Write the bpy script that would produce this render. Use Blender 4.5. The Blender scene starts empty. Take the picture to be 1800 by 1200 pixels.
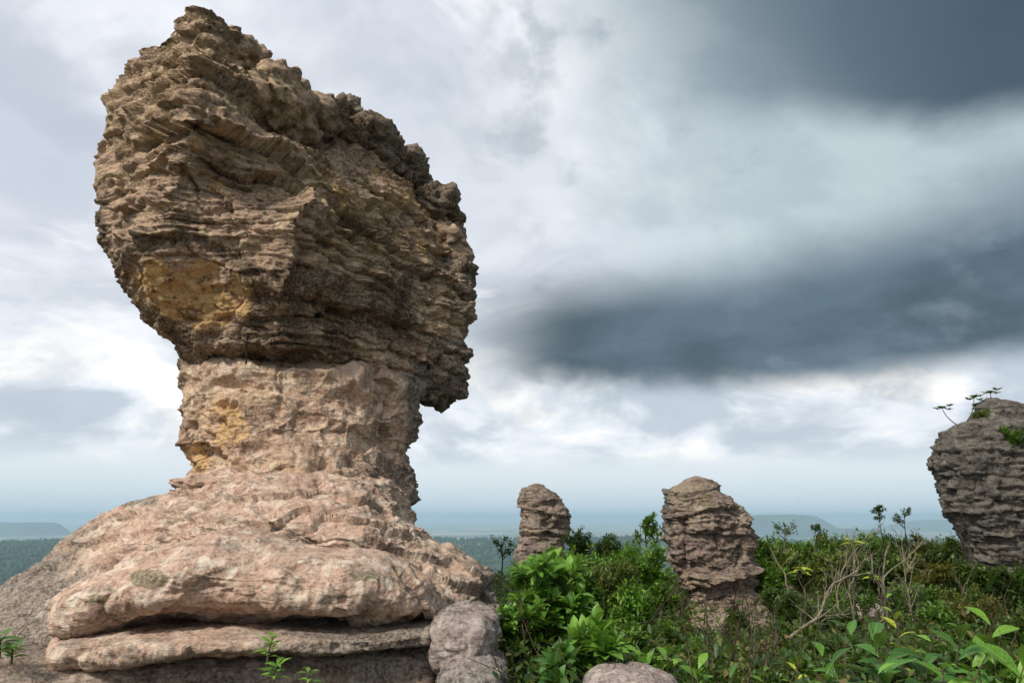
import bpy, math, random
import numpy as np
from mathutils import Vector, Matrix

# ------------------------------------------------------------------ camera
scene = bpy.context.scene
COL = scene.collection
CAM_Z = 1.7
PITCH = math.radians(14.26)
FPX = 1200.0                      # focal length in photo pixels (1800 wide)
CP, SP = math.cos(PITCH), math.sin(PITCH)
cam_data = bpy.data.cameras.new('camera')
cam_data.sensor_width = 36.0
cam_data.lens = 36.0 * FPX / 1800.0
cam_data.clip_start = 0.05
cam_data.clip_end = 200000.0
cam = bpy.data.objects.new('camera', cam_data)
cam.location = (0, 0, CAM_Z)
cam.rotation_euler = (math.radians(90) + PITCH, 0, 0)
COL.objects.link(cam)
scene.camera = cam

# ------------------------------------------------------------------ sky, sun, exposure
SUN_EL, SUN_AZ = 43.0, -138.0      # azimuth from +Y (view direction), clockwise seen from above
SKY_GAIN = .92
world = bpy.data.worlds.new('World')
scene.world = world
world.use_nodes = True


def lin(h):
    h = h.lstrip('#')
    v = [int(h[i:i + 2], 16) / 255 for i in (0, 2, 4)]
    return tuple(c / 12.92 if c <= .04045 else ((c + .055) / 1.055) ** 2.4 for c in v)


class G:
    """small helper to write node graphs as expressions"""
    def __init__(self, tree):
        self.t = tree
        self.n = tree.nodes
        self.l = tree.links
        self.n.clear()

    def node(self, kind, **kw):
        nd = self.n.new(kind)
        for k, v in kw.items():
            setattr(nd, k, v)
        return nd

    def put(self, sock, v):
        if v is None:
            return
        if isinstance(v, bpy.types.NodeSocket):
            self.l.new(v, sock)
        elif isinstance(v, (tuple, list)):
            if sock.type == 'RGBA' and len(v) == 3:
                v = tuple(v) + (1,)
            sock.default_value = v
        else:
            sock.default_value = v

    def m(self, op, a, b=None, c=None):
        nd = self.node('ShaderNodeMath', operation=op)
        for i, v in enumerate((a, b, c)):
            self.put(nd.inputs[i], v)
        return nd.outputs[0]

    def add(self, a, b): return self.m('ADD', a, b)
    def sub(self, a, b): return self.m('SUBTRACT', a, b)
    def mul(self, a, b): return self.m('MULTIPLY', a, b)

    def ss(self, lo, hi, x, a=0.0, b=1.0):
        nd = self.node('ShaderNodeMapRange', interpolation_type='SMOOTHSTEP')
        self.put(nd.inputs['Value'], x)
        self.put(nd.inputs['From Min'], lo)
        self.put(nd.inputs['From Max'], hi)
        self.put(nd.inputs['To Min'], a)
        self.put(nd.inputs['To Max'], b)
        return nd.outputs['Result']

    def mix(self, f, a, b, blend='MIX'):
        nd = self.node('ShaderNodeMix', data_type='RGBA', blend_type=blend)
        self.put(nd.inputs[0], f)
        self.put(nd.inputs[6], a)
        self.put(nd.inputs[7], b)
        return nd.outputs[2]

    def vec(self, x, y, z):
        nd = self.node('ShaderNodeCombineXYZ')
        for i, v in enumerate((x, y, z)):
            self.put(nd.inputs[i], v)
        return nd.outputs[0]

    def noise(self, v, scale, detail=5.0, rough=.55, dist=0.0, color=False, lac=2.0):
        nd = self.node('ShaderNodeTexNoise')
        self.put(nd.inputs['Vector'], v)
        self.put(nd.inputs['Scale'], scale)
        self.put(nd.inputs['Detail'], detail)
        self.put(nd.inputs['Roughness'], rough)
        self.put(nd.inputs['Lacunarity'], lac)
        self.put(nd.inputs['Distortion'], dist)
        return nd.outputs['Color' if color else 'Fac']

    def voro(self, v, scale, feature='F1', out='Distance', rand=1.0):
        nd = self.node('ShaderNodeTexVoronoi', feature=feature)
        self.put(nd.inputs['Vector'], v)
        self.put(nd.inputs['Scale'], scale)
        self.put(nd.inputs['Randomness'], rand)
        return nd.outputs[out]

    def vscale(self, v, s):
        nd = self.node('ShaderNodeVectorMath', operation='MULTIPLY')
        self.put(nd.inputs[0], v)
        self.put(nd.inputs[1], s)
        return nd.outputs[0]

    def vadd(self, v, s):
        nd = self.node('ShaderNodeVectorMath', operation='ADD')
        self.put(nd.inputs[0], v)
        self.put(nd.inputs[1], s)
        return nd.outputs[0]


def build_world():
    g = G(world.node_tree)
    tc = g.node('ShaderNodeTexCoord')
    sep = g.node('ShaderNodeSeparateXYZ')
    g.l.new(tc.outputs['Generated'], sep.inputs[0])
    x, y, z = sep.outputs
    az = g.mul(g.m('ARCTAN2', x, y), 180 / math.pi)
    el = g.mul(g.m('ARCSINE', z), 180 / math.pi)
    zc = g.m('MAXIMUM', z, 0.0)
    k = g.m('DIVIDE', 1.0, g.add(zc, .16))
    plane = g.vec(g.mul(x, k), g.mul(y, k), 0.0)            # a flat cloud deck seen in perspective
    ang = g.vec(g.mul(az, 1 / 22), g.mul(el, 1 / 11), 0.0)  # clouds far off, seen from the side
    ang2 = g.vec(g.mul(az, 1 / 20), g.mul(el, 1 / 15), 3.7)

    n_deck = g.noise(plane, 1.15, 7, .52, .3)
    n_soft = g.noise(g.vadd(plane, (5.2, 1.3, 0)), .55, 3, .45)
    n_ang = g.noise(ang, 1.7, 10, .57, .35)
    n_fine = g.noise(ang2, 3.2, 8, .58)
    n_rag = g.noise(ang2, 1.5, 8, .56)
    n_big = g.noise(ang2, .55, 3, .45)

    # high pale overcast
    pale = g.mix(g.ss(.38, .56, n_deck), lin('#c3cad6'), lin('#e8eaf1'))
    pale = g.mix(g.ss(.51, .64, n_deck), pale, lin('#f8f8fa'))
    pale = g.mix(g.mul(g.ss(.5, .3, n_soft), .55), pale, lin('#b8c2cd'))
    mott = g.noise(g.vadd(plane, (1.7, 8.8, 0)), 2.3, 9, .56, .5)
    pale = g.mix(g.mul(g.ss(.52, .38, mott), .6), pale, lin('#b4bdc8'))
    pale = g.mix(g.mul(g.ss(.56, .66, mott), .6), pale, lin('#fbfbfb'))
    # low sky: rows of cumulus with grey feet
    cum = g.mix(g.ss(.40, .52, n_ang), lin('#bcc7d2'), lin('#e3e8ee'))
    cum = g.mix(g.ss(.51, .58, n_ang), cum, lin('#f6f6f4'))
    cum = g.mix(g.mul(g.ss(.50, .36, n_fine), .45), cum, lin('#b3bdc9'))
    low = g.ss(19, 9, g.add(el, g.mul(g.sub(n_rag, .5), 9)))
    col = g.mix(low, pale, cum)
    # towards the storm the overcast turns to a thin blue-green grey
    azn = g.add(az, g.mul(g.sub(n_big, .5), 26))
    teal = g.mix(g.ss(2, 34, az), lin('#cfd8e0'), lin('#b4c5ca'))
    veil = g.mul(g.mul(g.ss(-3, 12, azn), g.ss(9.5, 15, el)), g.ss(150, 100, az))
    streak = g.noise(g.vec(g.mul(az, 1 / 14), g.mul(g.add(el, g.mul(az, .25)), 1 / 9), 1.7), 1.6, 7, .55, .15)
    teal = g.mix(g.ss(.40, .62, streak), g.mix(.38, teal, lin('#8b9ca6')), teal)
    teal = g.mix(g.mul(g.ss(.55, .72, n_deck), .5), teal, lin('#e2e8ec'))
    col = g.mix(g.mul(veil, .88), col, teal)

    # lower storm bank
    rag = g.mul(g.sub(n_rag, .5), g.ss(14, 30, az, 4.2, 1.2))
    fin = g.mul(g.sub(n_fine, .5), 2.4)
    d22 = g.sub(az, 22.0)
    edge = g.add(9.9, g.mul(g.m('MINIMUM', g.mul(d22, d22), 600.0), .0030))
    e1 = g.sub(g.add(g.add(el, rag), fin), edge)
    under = g.ss(-1.4, 1.7, e1)
    e2 = g.add(el, g.mul(g.sub(n_big, .5), 3.5))
    azc = g.m('MINIMUM', az, 55.0)
    over = g.ss(g.add(20.5, g.mul(azc, .11)), g.add(14.4, g.mul(azc, .07)), e2)
    side = g.mul(g.ss(-9, 4, g.add(az, g.mul(g.sub(n_big, .5), 10))), g.ss(160, 110, az))
    bank = g.mul(g.mul(under, over), side)
    bank_col = g.mix(g.ss(.38, .62, g.noise(g.vadd(g.vscale(ang2, (1, 2.0, 1)), (4.3, 1.9, 0)), 1.2, 7, .55)), lin('#42545d'), lin('#586b79'))
    col = g.mix(g.mul(bank, .97), col, bank_col)
    # torn grey scraps hanging below the bank
    scr = g.mul(g.mul(g.ss(.50, .62, n_rag), g.ss(-4.0, -1.0, e1)), side)
    col = g.mix(g.mul(g.mul(scr, .5), g.ss(.42, .60, n_fine)), col, lin('#8796a1'))

    # upper storm mass
    e3 = g.sub(g.add(el, g.mul(g.sub(n_rag, .5), 4)), g.sub(29.6, g.mul(g.sub(g.m('MINIMUM', az, 60.0), 24.0), .25)))
    up = g.ss(-1.5, 2.4, e3)
    upaz = g.ss(5, 33, g.add(g.add(az, g.mul(g.sub(el, 32), .55)), g.mul(g.sub(n_big, .5), 12)))
    upper = g.mul(g.mul(up, upaz), g.ss(160, 110, az))
    up_col = g.mix(g.ss(22, 42, az), lin('#5d6e7b'), lin('#3f515d'))
    col = g.mix(g.mul(upper, .97), col, up_col)
    wisp = g.mul(g.mul(g.ss(.52, .75, n_deck), upper), .18)
    col = g.mix(wisp, col, lin('#9aaab4'))
    # clear grey-blue air below the cloud base
    air = g.ss(5.6, 3.2, g.add(el, g.mul(g.sub(n_fine, .5), 1.6)))
    col = g.mix(air, col, lin('#d3dde3'))

    col = g.mix(g.ss(3.6, -.2, el), col, lin('#b4c9d4'))

    sky = g.node('ShaderNodeTexSky', sky_type='NISHITA')
    sky.sun_disc = False
    sky.sun_elevation = math.radians(SUN_EL)
    sky.sun_rotation = math.radians(SUN_AZ)
    sky.altitude = 300
    bg1 = g.node('ShaderNodeBackground')
    g.l.new(sky.outputs[0], bg1.inputs[0])
    bg1.inputs[1].default_value = .1
    bg2 = g.node('ShaderNodeBackground')
    g.put(bg2.inputs[0], col)
    bg2.inputs[1].default_value = SKY_GAIN
    ms = g.node('ShaderNodeMixShader')
    ms.inputs[0].default_value = .97          # the cloud deck is almost closed
    g.l.new(bg1.outputs[0], ms.inputs[1])
    g.l.new(bg2.outputs[0], ms.inputs[2])
    out = g.node('ShaderNodeOutputWorld')
    g.l.new(ms.outputs[0], out.inputs[0])


build_world()
world.cycles.sampling_method = 'MANUAL'
world.cycles.sample_map_resolution = 512

sun_data = bpy.data.lights.new('sun', 'SUN')
sun_data.energy = 2.7
sun_data.angle = math.radians(10)
sun_data.color = (1.0, .93, .84)
sun = bpy.data.objects.new('sun', sun_data)
COL.objects.link(sun)
_a, _e = math.radians(SUN_AZ), math.radians(SUN_EL)
_to_sun = Vector((math.sin(_a) * math.cos(_e), math.cos(_a) * math.cos(_e), math.sin(_e)))
sun.rotation_euler = (-_to_sun).to_track_quat('-Z', 'Y').to_euler()

vs = scene.view_settings
vs.view_transform = 'Standard'
vs.look = 'None'
vs.gamma = 1.0
vs.use_curve_mapping = False
vs.exposure = .34
scene.cycles.max_bounces = 6
scene.cycles.diffuse_bounces = 3
scene.cycles.transparent_max_bounces = 6
scene.cycles.volume_bounces = 3
scene.cycles.use_denoising = True

# ------------------------------------------------------------------ measuring: photo pixel <-> place
def slope(py):
    """rise per metre of +Y along the ray through photo row py"""
    v = (600.0 - np.asarray(py, float)) / FPX
    return (SP + v * CP) / (CP - v * SP)


def row_of(z, Y):
    s = (np.asarray(z, float) - CAM_Z) / Y
    v = (s * CP - SP) / (CP + s * SP)
    return 600.0 - v * FPX


def x_of(px, Y, z):
    return (np.asarray(px, float) - 900.0) / FPX * (np.asarray(Y, float) * CP + (np.asarray(z, float) - CAM_Z) * SP)


def at(px, py, Y):
    z = CAM_Z + slope(py) * Y
    return np.array((float(x_of(px, Y, z)), float(Y), float(z)))


# ------------------------------------------------------------------ noise
_rng = np.random.default_rng(11)
_perm = np.concatenate([_rng.permutation(256)] * 3).astype(np.int32)
_grad = _rng.normal(size=(256, 3)).astype(np.float32)
_grad /= np.linalg.norm(_grad, axis=1, keepdims=True)
_rnd = _rng.random((256, 3)).astype(np.float32)


def _hash(i, j, k):
    return _perm[_perm[_perm[i & 255] + (j & 255)] + (k & 255)]


def perlin(p):
    p = np.asarray(p, np.float32)
    f0 = np.floor(p)
    i = f0.astype(np.int32)
    f = p - f0
    u = f * f * f * (f * (f * 6 - 15) + 10)
    out = 0
    for dx in (0, 1):
        wx = u[:, 0] if dx else 1 - u[:, 0]
        for dy in (0, 1):
            wy = u[:, 1] if dy else 1 - u[:, 1]
            for dz in (0, 1):
                wz = u[:, 2] if dz else 1 - u[:, 2]
                g = _grad[_hash(i[:, 0] + dx, i[:, 1] + dy, i[:, 2] + dz)]
                d = g[:, 0] * (f[:, 0] - dx) + g[:, 1] * (f[:, 1] - dy) + g[:, 2] * (f[:, 2] - dz)
                out = out + wx * wy * wz * d
    return out * 1.6


def fbm(p, octaves=4, gain=.5):
    a, s, o = 1.0, 1.0, 0
    for k in range(octaves):
        o = o + a * perlin(p * s + 17.3 * k)
        a *= gain
        s *= 2.03
    return o


def ridged(p, octaves=3, gain=.5):
    a, s, o = 1.0, 1.0, 0
    for k in range(octaves):
        o = o + a * (1 - 2 * np.abs(perlin(p * s + 9.1 * k)))
        a *= gain
        s *= 2.1
    return o


def voronoi(p):
    """distance to nearest and second nearest point, random number of the nearest cell"""
    p = np.asarray(p, np.float32)
    c = np.floor(p).astype(np.int32)
    f1 = np.full(len(p), 9.0, np.float32)
    f2 = f1.copy()
    idr = np.zeros(len(p), np.float32)
    for dx in (-1, 0, 1):
        for dy in (-1, 0, 1):
            for dz in (-1, 0, 1):
                q = c + np.array((dx, dy, dz), np.int32)
                h = _hash(q[:, 0], q[:, 1], q[:, 2])
                d = np.linalg.norm(q + _rnd[h] - p, axis=1)
                near = d < f1
                f2 = np.where(near, f1, np.minimum(f2, d))
                idr = np.where(near, _rnd[(h * 7 + 3) & 255, 0], idr)
                f1 = np.where(near, d, f1)
    return f1, f2, idr


def sst(a, b, x):
    t = np.clip((x - a) / (b - a), 0, 1)
    return t * t * (3 - 2 * t)


_steps = _rng.random(4096).astype(np.float32)


def layers(w, L, p, seed=0, span=1.0, lip=.9):
    """stepped bedding: every bed stands at its own depth and juts out towards its foot, then cuts back sharply;
    along its length each bed is broken into flakes that stand at different depths"""
    u = w / L
    i = np.floor(u).astype(np.int32)
    f = u - i
    q = np.stack([p[:, 0] / span, p[:, 1] / span, i * 5.37 + seed * 1.7], 1)
    j = np.floor(perlin(q) * 3.2 + .8 * perlin(q * 2.7 + 4.4)).astype(np.int32)
    r = _steps[(i * 7 + j * 131 + seed) & 4095]
    c = _steps[(i * 13 + j * 57 + 5 + seed) & 4095]
    v = .75 * (r - .5) + lip * c * ((1 - f) ** 2 - .33)
    v = v - .35 * (c > .6) * np.exp(-((f - .98) / .07) ** 2)          # open joint under the bed above
    return v


def smooth1(a, sig, axis, wrap=False):
    n = int(sig * 3) + 1
    k = np.exp(-.5 * (np.arange(-n, n + 1) / sig) ** 2)
    k /= k.sum()
    out = 0
    L = a.shape[axis]
    idx = np.arange(L)
    for j, w in zip(range(-n, n + 1), k):
        ii = (idx + j) % L if wrap else np.clip(idx + j, 0, L - 1)
        out = out + w * np.take(a, ii, axis)
    return out


def grid_normals(P):
    """P [rings, around, 3], closed around; outward normals"""
    du = np.roll(P, -1, 1) - np.roll(P, 1, 1)
    dv = np.empty_like(P)
    dv[1:-1] = P[2:] - P[:-2]
    dv[0] = P[1] - P[0]
    dv[-1] = P[-1] - P[-2]
    n = np.cross(du, dv)
    n /= np.linalg.norm(n, axis=2, keepdims=True) + 1e-9
    c = P.mean((0, 1))
    if ((P - c) * n).sum() < 0:
        n = -n
    return n


# ------------------------------------------------------------------ objects
def tag(o, label=None, cat=None, group=None, kind=None):
    if label:
        o['label'] = label
    if cat:
        o['category'] = cat
    if group:
        o['group'] = group
    if kind:
        o['kind'] = kind
    return o


def empty(name, loc=(0, 0, 0)):
    o = bpy.data.objects.new(name, None)
    o.location = loc
    o.empty_display_size = .2
    COL.objects.link(o)
    return o


def link(name, me, mat=None, parent=None):
    o = bpy.data.objects.new(name, me)
    if mat is not None and not me.materials:
        me.materials.append(mat)
    COL.objects.link(o)
    if parent is not None:
        o.parent = parent
        o.matrix_parent_inverse = Matrix.Translation(-Vector(parent.location))
    return o


def raw_mesh(name, V, F, smooth=True, attr=None):
    """V n x 3, F m x k (all faces alike)"""
    V = np.ascontiguousarray(V, np.float32)
    F = np.ascontiguousarray(F, np.int32)
    me = bpy.data.meshes.new(name)
    me.vertices.add(len(V))
    me.vertices.foreach_set('co', V.ravel())
    k = F.shape[1]
    me.loops.add(F.size)
    me.loops.foreach_set('vertex_index', F.ravel())
    me.polygons.add(len(F))
    me.polygons.foreach_set('loop_start', np.arange(0, F.size, k, dtype=np.int32))
    me.polygons.foreach_set('loop_total', np.full(len(F), k, np.int32))
    if smooth:
        me.polygons.foreach_set('use_smooth', np.ones(len(F), bool))
    for key, val in (attr or {}).items():
        a = me.attributes.new(key, 'FLOAT', 'POINT')
        a.data.foreach_set('value', np.ascontiguousarray(val, np.float32).ravel())
    me.update(calc_edges=True)
    return me


def grid_faces(nr, na):
    r = np.arange(nr - 1)[:, None]
    a = np.arange(na)[None, :]
    b = (a + 1) % na
    F = np.stack([r * na + a, r * na + b, (r + 1) * na + b, (r + 1) * na + a], 2)
    return F.reshape(-1, 4)


def ring_mesh(name, P, attr=None, flip=False):
    nr, na, _ = P.shape
    F = grid_faces(nr, na)
    V = P.reshape(-1, 3)
    # close both ends
    top, bot = P[0].mean(0), P[-1].mean(0)
    V = np.vstack([V, top, bot])
    it, ib = nr * na, nr * na + 1
    a = np.arange(na)
    b = (a + 1) % na
    T1 = np.stack([b, a, np.full(na, it), np.full(na, it)], 1)
    o = (nr - 1) * na
    T2 = np.stack([o + a, o + b, np.full(na, ib), np.full(na, ib)], 1)
    # ends as degenerate-free triangles: collapse by using pairs of ring verts
    half = np.arange(0, na - 1, 2)
    T1 = np.stack([(half + 2) % na, half + 1, half, np.full(len(half), it)], 1)
    T2 = np.stack([o + half, o + half + 1, o + (half + 2) % na, np.full(len(half), ib)], 1)
    F = np.vstack([F, T1, T2])
    if flip:
        F = F[:, ::-1]
    if attr:
        attr = {k: np.concatenate([np.asarray(v).ravel(), [np.asarray(v)[0].mean(), np.asarray(v)[-1].mean()]]) for k, v in attr.items()}
    return raw_mesh(name, V, F, True, attr)


def tube(points, radii, sides=6):
    """one tapering tube; returns V, F"""
    P = np.asarray(points, float)
    R = np.asarray(radii, float)
    t = np.gradient(P, axis=0)
    t /= np.linalg.norm(t, axis=1, keepdims=True) + 1e-9
    ref = np.array((.31, .52, .79))
    u = np.cross(t, ref)
    u /= np.linalg.norm(u, axis=1, keepdims=True) + 1e-9
    w = np.cross(t, u)
    ang = np.arange(sides) * 2 * math.pi / sides
    V = P[:, None] + R[:, None, None] * (np.cos(ang)[None, :, None] * u[:, None] + np.sin(ang)[None, :, None] * w[:, None])
    return V.reshape(-1, 3), grid_faces(len(P), sides)


def merge(parts):
    Vs, Fs, n = [], [], 0
    for V, F in parts:
        Vs.append(V)
        Fs.append(F + n)
        n += len(V)
    return np.vstack(Vs), np.vstack(Fs)


# ------------------------------------------------------------------ materials
def new_mat(name):
    m = bpy.data.materials.new(name)
    m.use_nodes = True
    return m, G(m.node_tree)


def attr(g, name):
    nd = g.node('ShaderNodeAttribute', attribute_name=name)
    return nd.outputs['Fac']


def finish(g, color, rough=.9, height=None, dist=.02, strength=1.0, spec=.2):
    b = g.node('ShaderNodeBsdfPrincipled')
    g.put(b.inputs['Base Color'], color)
    g.put(b.inputs['Roughness'], rough)
    b.inputs['Specular IOR Level'].default_value = spec
    if height is not None:
        bp = g.node('ShaderNodeBump')
        bp.inputs['Strength'].default_value = strength
        bp.inputs['Distance'].default_value = dist
        g.put(bp.inputs['Height'], height)
        g.l.new(bp.outputs[0], b.inputs['Normal'])
    o = g.node('ShaderNodeOutputMaterial')
    g.l.new(b.outputs[0], o.inputs[0])
    return b


def rock_material(name, tan, pink, brown, dark, pale, s=1.0, dark_amt=.5, pale_amt=.4, bump=.03, streak=.5):
    """weathered sandstone: colour by bed and patch, lichen crusts, stains; masks from the mesh: ochre, grey, pinkish, lichen"""
    m, g = new_mat(name)
    geo = g.node('ShaderNodeNewGeometry')
    p = geo.outputs['Position']
    warp = g.noise(p, 1.3 * s, 3, .5, 0, True)
    pw = g.vadd(p, g.vscale(g.vadd(warp, (-.5, -.5, -.5)), (.35, .35, .35)))
    bed = g.noise(g.vscale(pw, (.5, .5, 5.0)), 1.6 * s, 6, .62)         # colour changes from bed to bed
    patch = g.noise(pw, 1.1 * s, 6, .6)
    grain = g.noise(p, 26 * s, 4, .7)
    mid = g.noise(pw, 5.2 * s, 7, .66)
    fine = g.noise(p, 11 * s, 6, .7)
    col = g.mix(g.ss(.38, .62, bed), tan, pink)
    col = g.mix(g.ss(.46, .66, patch), col, brown)
    col = g.mix(g.mul(attr(g, 'pinkish'), .75), col, pink)
    # bleached crust
    palemask = g.mul(g.ss(.46, .58, mid), g.ss(.40, .54, g.noise(pw, 2.1 * s, 5, .6)))
    col = g.mix(g.mul(palemask, pale_amt), col, pale)
    # ochre iron stain with ragged edge
    oc = attr(g, 'ochre')
    oc = g.mul(g.ss(.38, .62, g.add(oc, g.add(g.mul(g.sub(mid, .5), 1.1), g.mul(g.sub(patch, .5), 1.3)))), g.ss(0, .12, oc))
    ocol = g.mix(g.ss(.35, .65, fine), lin('#cb9f63'), lin('#e0bb82'))
    ocol = g.mix(g.ss(.50, .62, g.noise(p, 5, 6, .7)), ocol, lin('#7a5738'))
    col = g.mix(g.mul(oc, .95), col, ocol)
    # grey weathered rind
    gy = attr(g, 'grey')
    gyn = g.ss(.34, .62, g.add(gy, g.mul(g.sub(patch, .5), .7)))
    gcol = g.mix(g.ss(.35, .65, mid), lin('#5d5852'), lin('#857d73'))
    gcol = g.mix(g.ss(.52, .66, g.noise(p, 6, 6, .7)), gcol, lin('#3d3d3a'))
    col = g.mix(g.mul(gyn, .92), col, gcol)
    # black algae and lichen crusts
    dn = g.noise(g.vscale(pw, (1, 1, 1.8)), 3.4 * s, 8, .7)
    dm = g.mul(g.ss(.49, .58, dn), g.ss(.36, .52, g.noise(p, .9 * s, 4, .55)))
    run = g.noise(g.vscale(pw, (3.0, 3.0, .45)), 1.5 * s, 5, .6)         # rain streaks
    dm = g.m('MAXIMUM', dm, g.mul(g.ss(.56, .70, run), streak))
    col = g.mix(g.mul(dm, g.mul(g.sub(1.0, g.mul(oc, .7)), dark_amt)), col, dark)
    # dark brown rind; the same mask paints shade into recesses and undersides
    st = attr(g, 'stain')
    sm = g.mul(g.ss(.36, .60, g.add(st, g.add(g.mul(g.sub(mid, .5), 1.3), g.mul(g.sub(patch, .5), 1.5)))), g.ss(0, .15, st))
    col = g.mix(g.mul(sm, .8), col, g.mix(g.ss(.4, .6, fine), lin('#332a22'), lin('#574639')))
    # pale lichen discs
    vd = g.voro(g.vadd(p, g.vscale(warp, (.06, .06, .06))), 4.8, 'F1', 'Distance')
    vc = g.voro(g.vadd(p, g.vscale(warp, (.06, .06, .06))), 4.8, 'F1', 'Color')
    sepc = g.node('ShaderNodeSeparateColor')
    g.l.new(vc, sepc.inputs[0])
    rad = g.mul(sepc.outputs[0], .42)
    disc = g.ss(0.0, -.09, g.sub(g.add(vd, g.mul(g.sub(grain, .5), .16)), rad))
    ringm = g.mul(disc, g.ss(.5, .56, sepc.outputs[1]))
    lich = attr(g, 'lichen')
    col = g.mix(g.mul(g.mul(ringm, lich), .8), col, lin('#e2d6c2'))
    # moss / green-brown algae
    mo_ = attr(g, 'moss')
    moss = g.mul(g.ss(.42, .66, g.add(mo_, g.add(g.mul(g.sub(mid, .5), 1.8), g.mul(g.sub(fine, .5), 1.2)))), g.ss(0, .1, mo_))
    col = g.mix(g.mul(moss, .8), col, g.mix(g.ss(.4, .6, fine), lin('#4b4a2c'), lin('#6e6846')))
    # grain
    col = g.mix(g.ss(.40, .62, grain, .0, .6), col, g.mix(.55, col, pale), 'MIX')
    col = g.mix(g.ss(.50, .36, grain, .0, .34), col, g.mix(.5, col, dark), 'MIX')
    col = g.mix(g.mul(g.ss(.53, .64, fine), .4), col, dark)
    h = g.add(g.add(g.mul(mid, 1.0), g.mul(fine, .7)), g.mul(grain, .35))
    lam = g.noise(g.vscale(pw, (.35, .35, 7.0)), 3.4 * s, 5, .6)
    h = g.add(h, g.mul(lam, .9))
    finish(g, col, .92, h, bump, 1.0, .12)
    return m


MAT = {}
MAT['cap'] = rock_material('sandstone_cap', lin('#c0a384'), lin('#b39585'), lin('#8c7058'), lin('#33291f'), lin('#dcc4a0'),
                           1.0, .6, .75, .06, .35)
MAT['stem'] = rock_material('sandstone_stem', lin('#c5a684'), lin('#b99882'), lin('#9b7c66'), lin('#43352d'), lin('#e0ccb4'),
                            1.0, .5, .8, .035, .4)
MAT['base'] = rock_material('sandstone_base', lin('#bfa288'), lin('#be9b87'), lin('#9c806c'), lin('#4a3c32'), lin('#e2d1bc'),
                            1.15, .6, .75, .03, .25)
MAT['boulder'] = rock_material('boulder_grey', lin('#9a8e86'), lin('#98857f'), lin('#776b64'), lin('#37332f'), lin('#c6bcb2'),
                               1.4, .7, .6, .02, .3)
MAT['pillar'] = rock_material('pillar_stone', lin('#92836f'), lin('#83706b'), lin('#5f5249'), lin('#2c2824'), lin('#b8a88f'),
                              .8, .6, .45, .06, .4)
MAT['pillar_dark'] = rock_material('pillar_grey_stone', lin('#58554f'), lin('#524e4a'), lin('#3f3c38'), lin('#1f1e1c'), lin('#8a8578'),
                                   .8, .6, .4, .07, .4)
MAT['crust'] = rock_material('dark_crust', lin('#6e665a'), lin('#7a6c60'), lin('#524a41'), lin('#242320'), lin('#98907f'),
                             1.3, .6, .4, .05, .2)


# ------------------------------------------------------------------ rock building
def resample_keys(keys, n):
    """keys: list of rows of numbers; returns n rows spread evenly along the path, lightly smoothed"""
    K = np.asarray(keys, float)
    d = np.abs(np.diff(K, axis=0)).mean(1) + .35 * np.abs(np.diff(K[:, 0]))
    s = np.concatenate([[0], np.cumsum(d)])
    t = np.linspace(0, s[-1], n)
    R = np.stack([np.interp(t, s, K[:, c]) for c in range(K.shape[1])], 1)
    return smooth1(R, max(1.0, n * .012), 0)


def loft(ctrl, counts, sig):
    """ctrl [nr, nc, 3] closed rings of control points -> dense rings"""
    nr, nc, _ = ctrl.shape
    out = []
    for c in range(nc):
        a, b = ctrl[:, c], ctrl[:, (c + 1) % nc]
        t = (np.arange(counts[c]) / counts[c])[None, :, None]
        out.append(a[:, None] * (1 - t) + b[:, None] * t)
    P = np.concatenate(out, 1)
    return smooth1(P, sig, 1, True)


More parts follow.
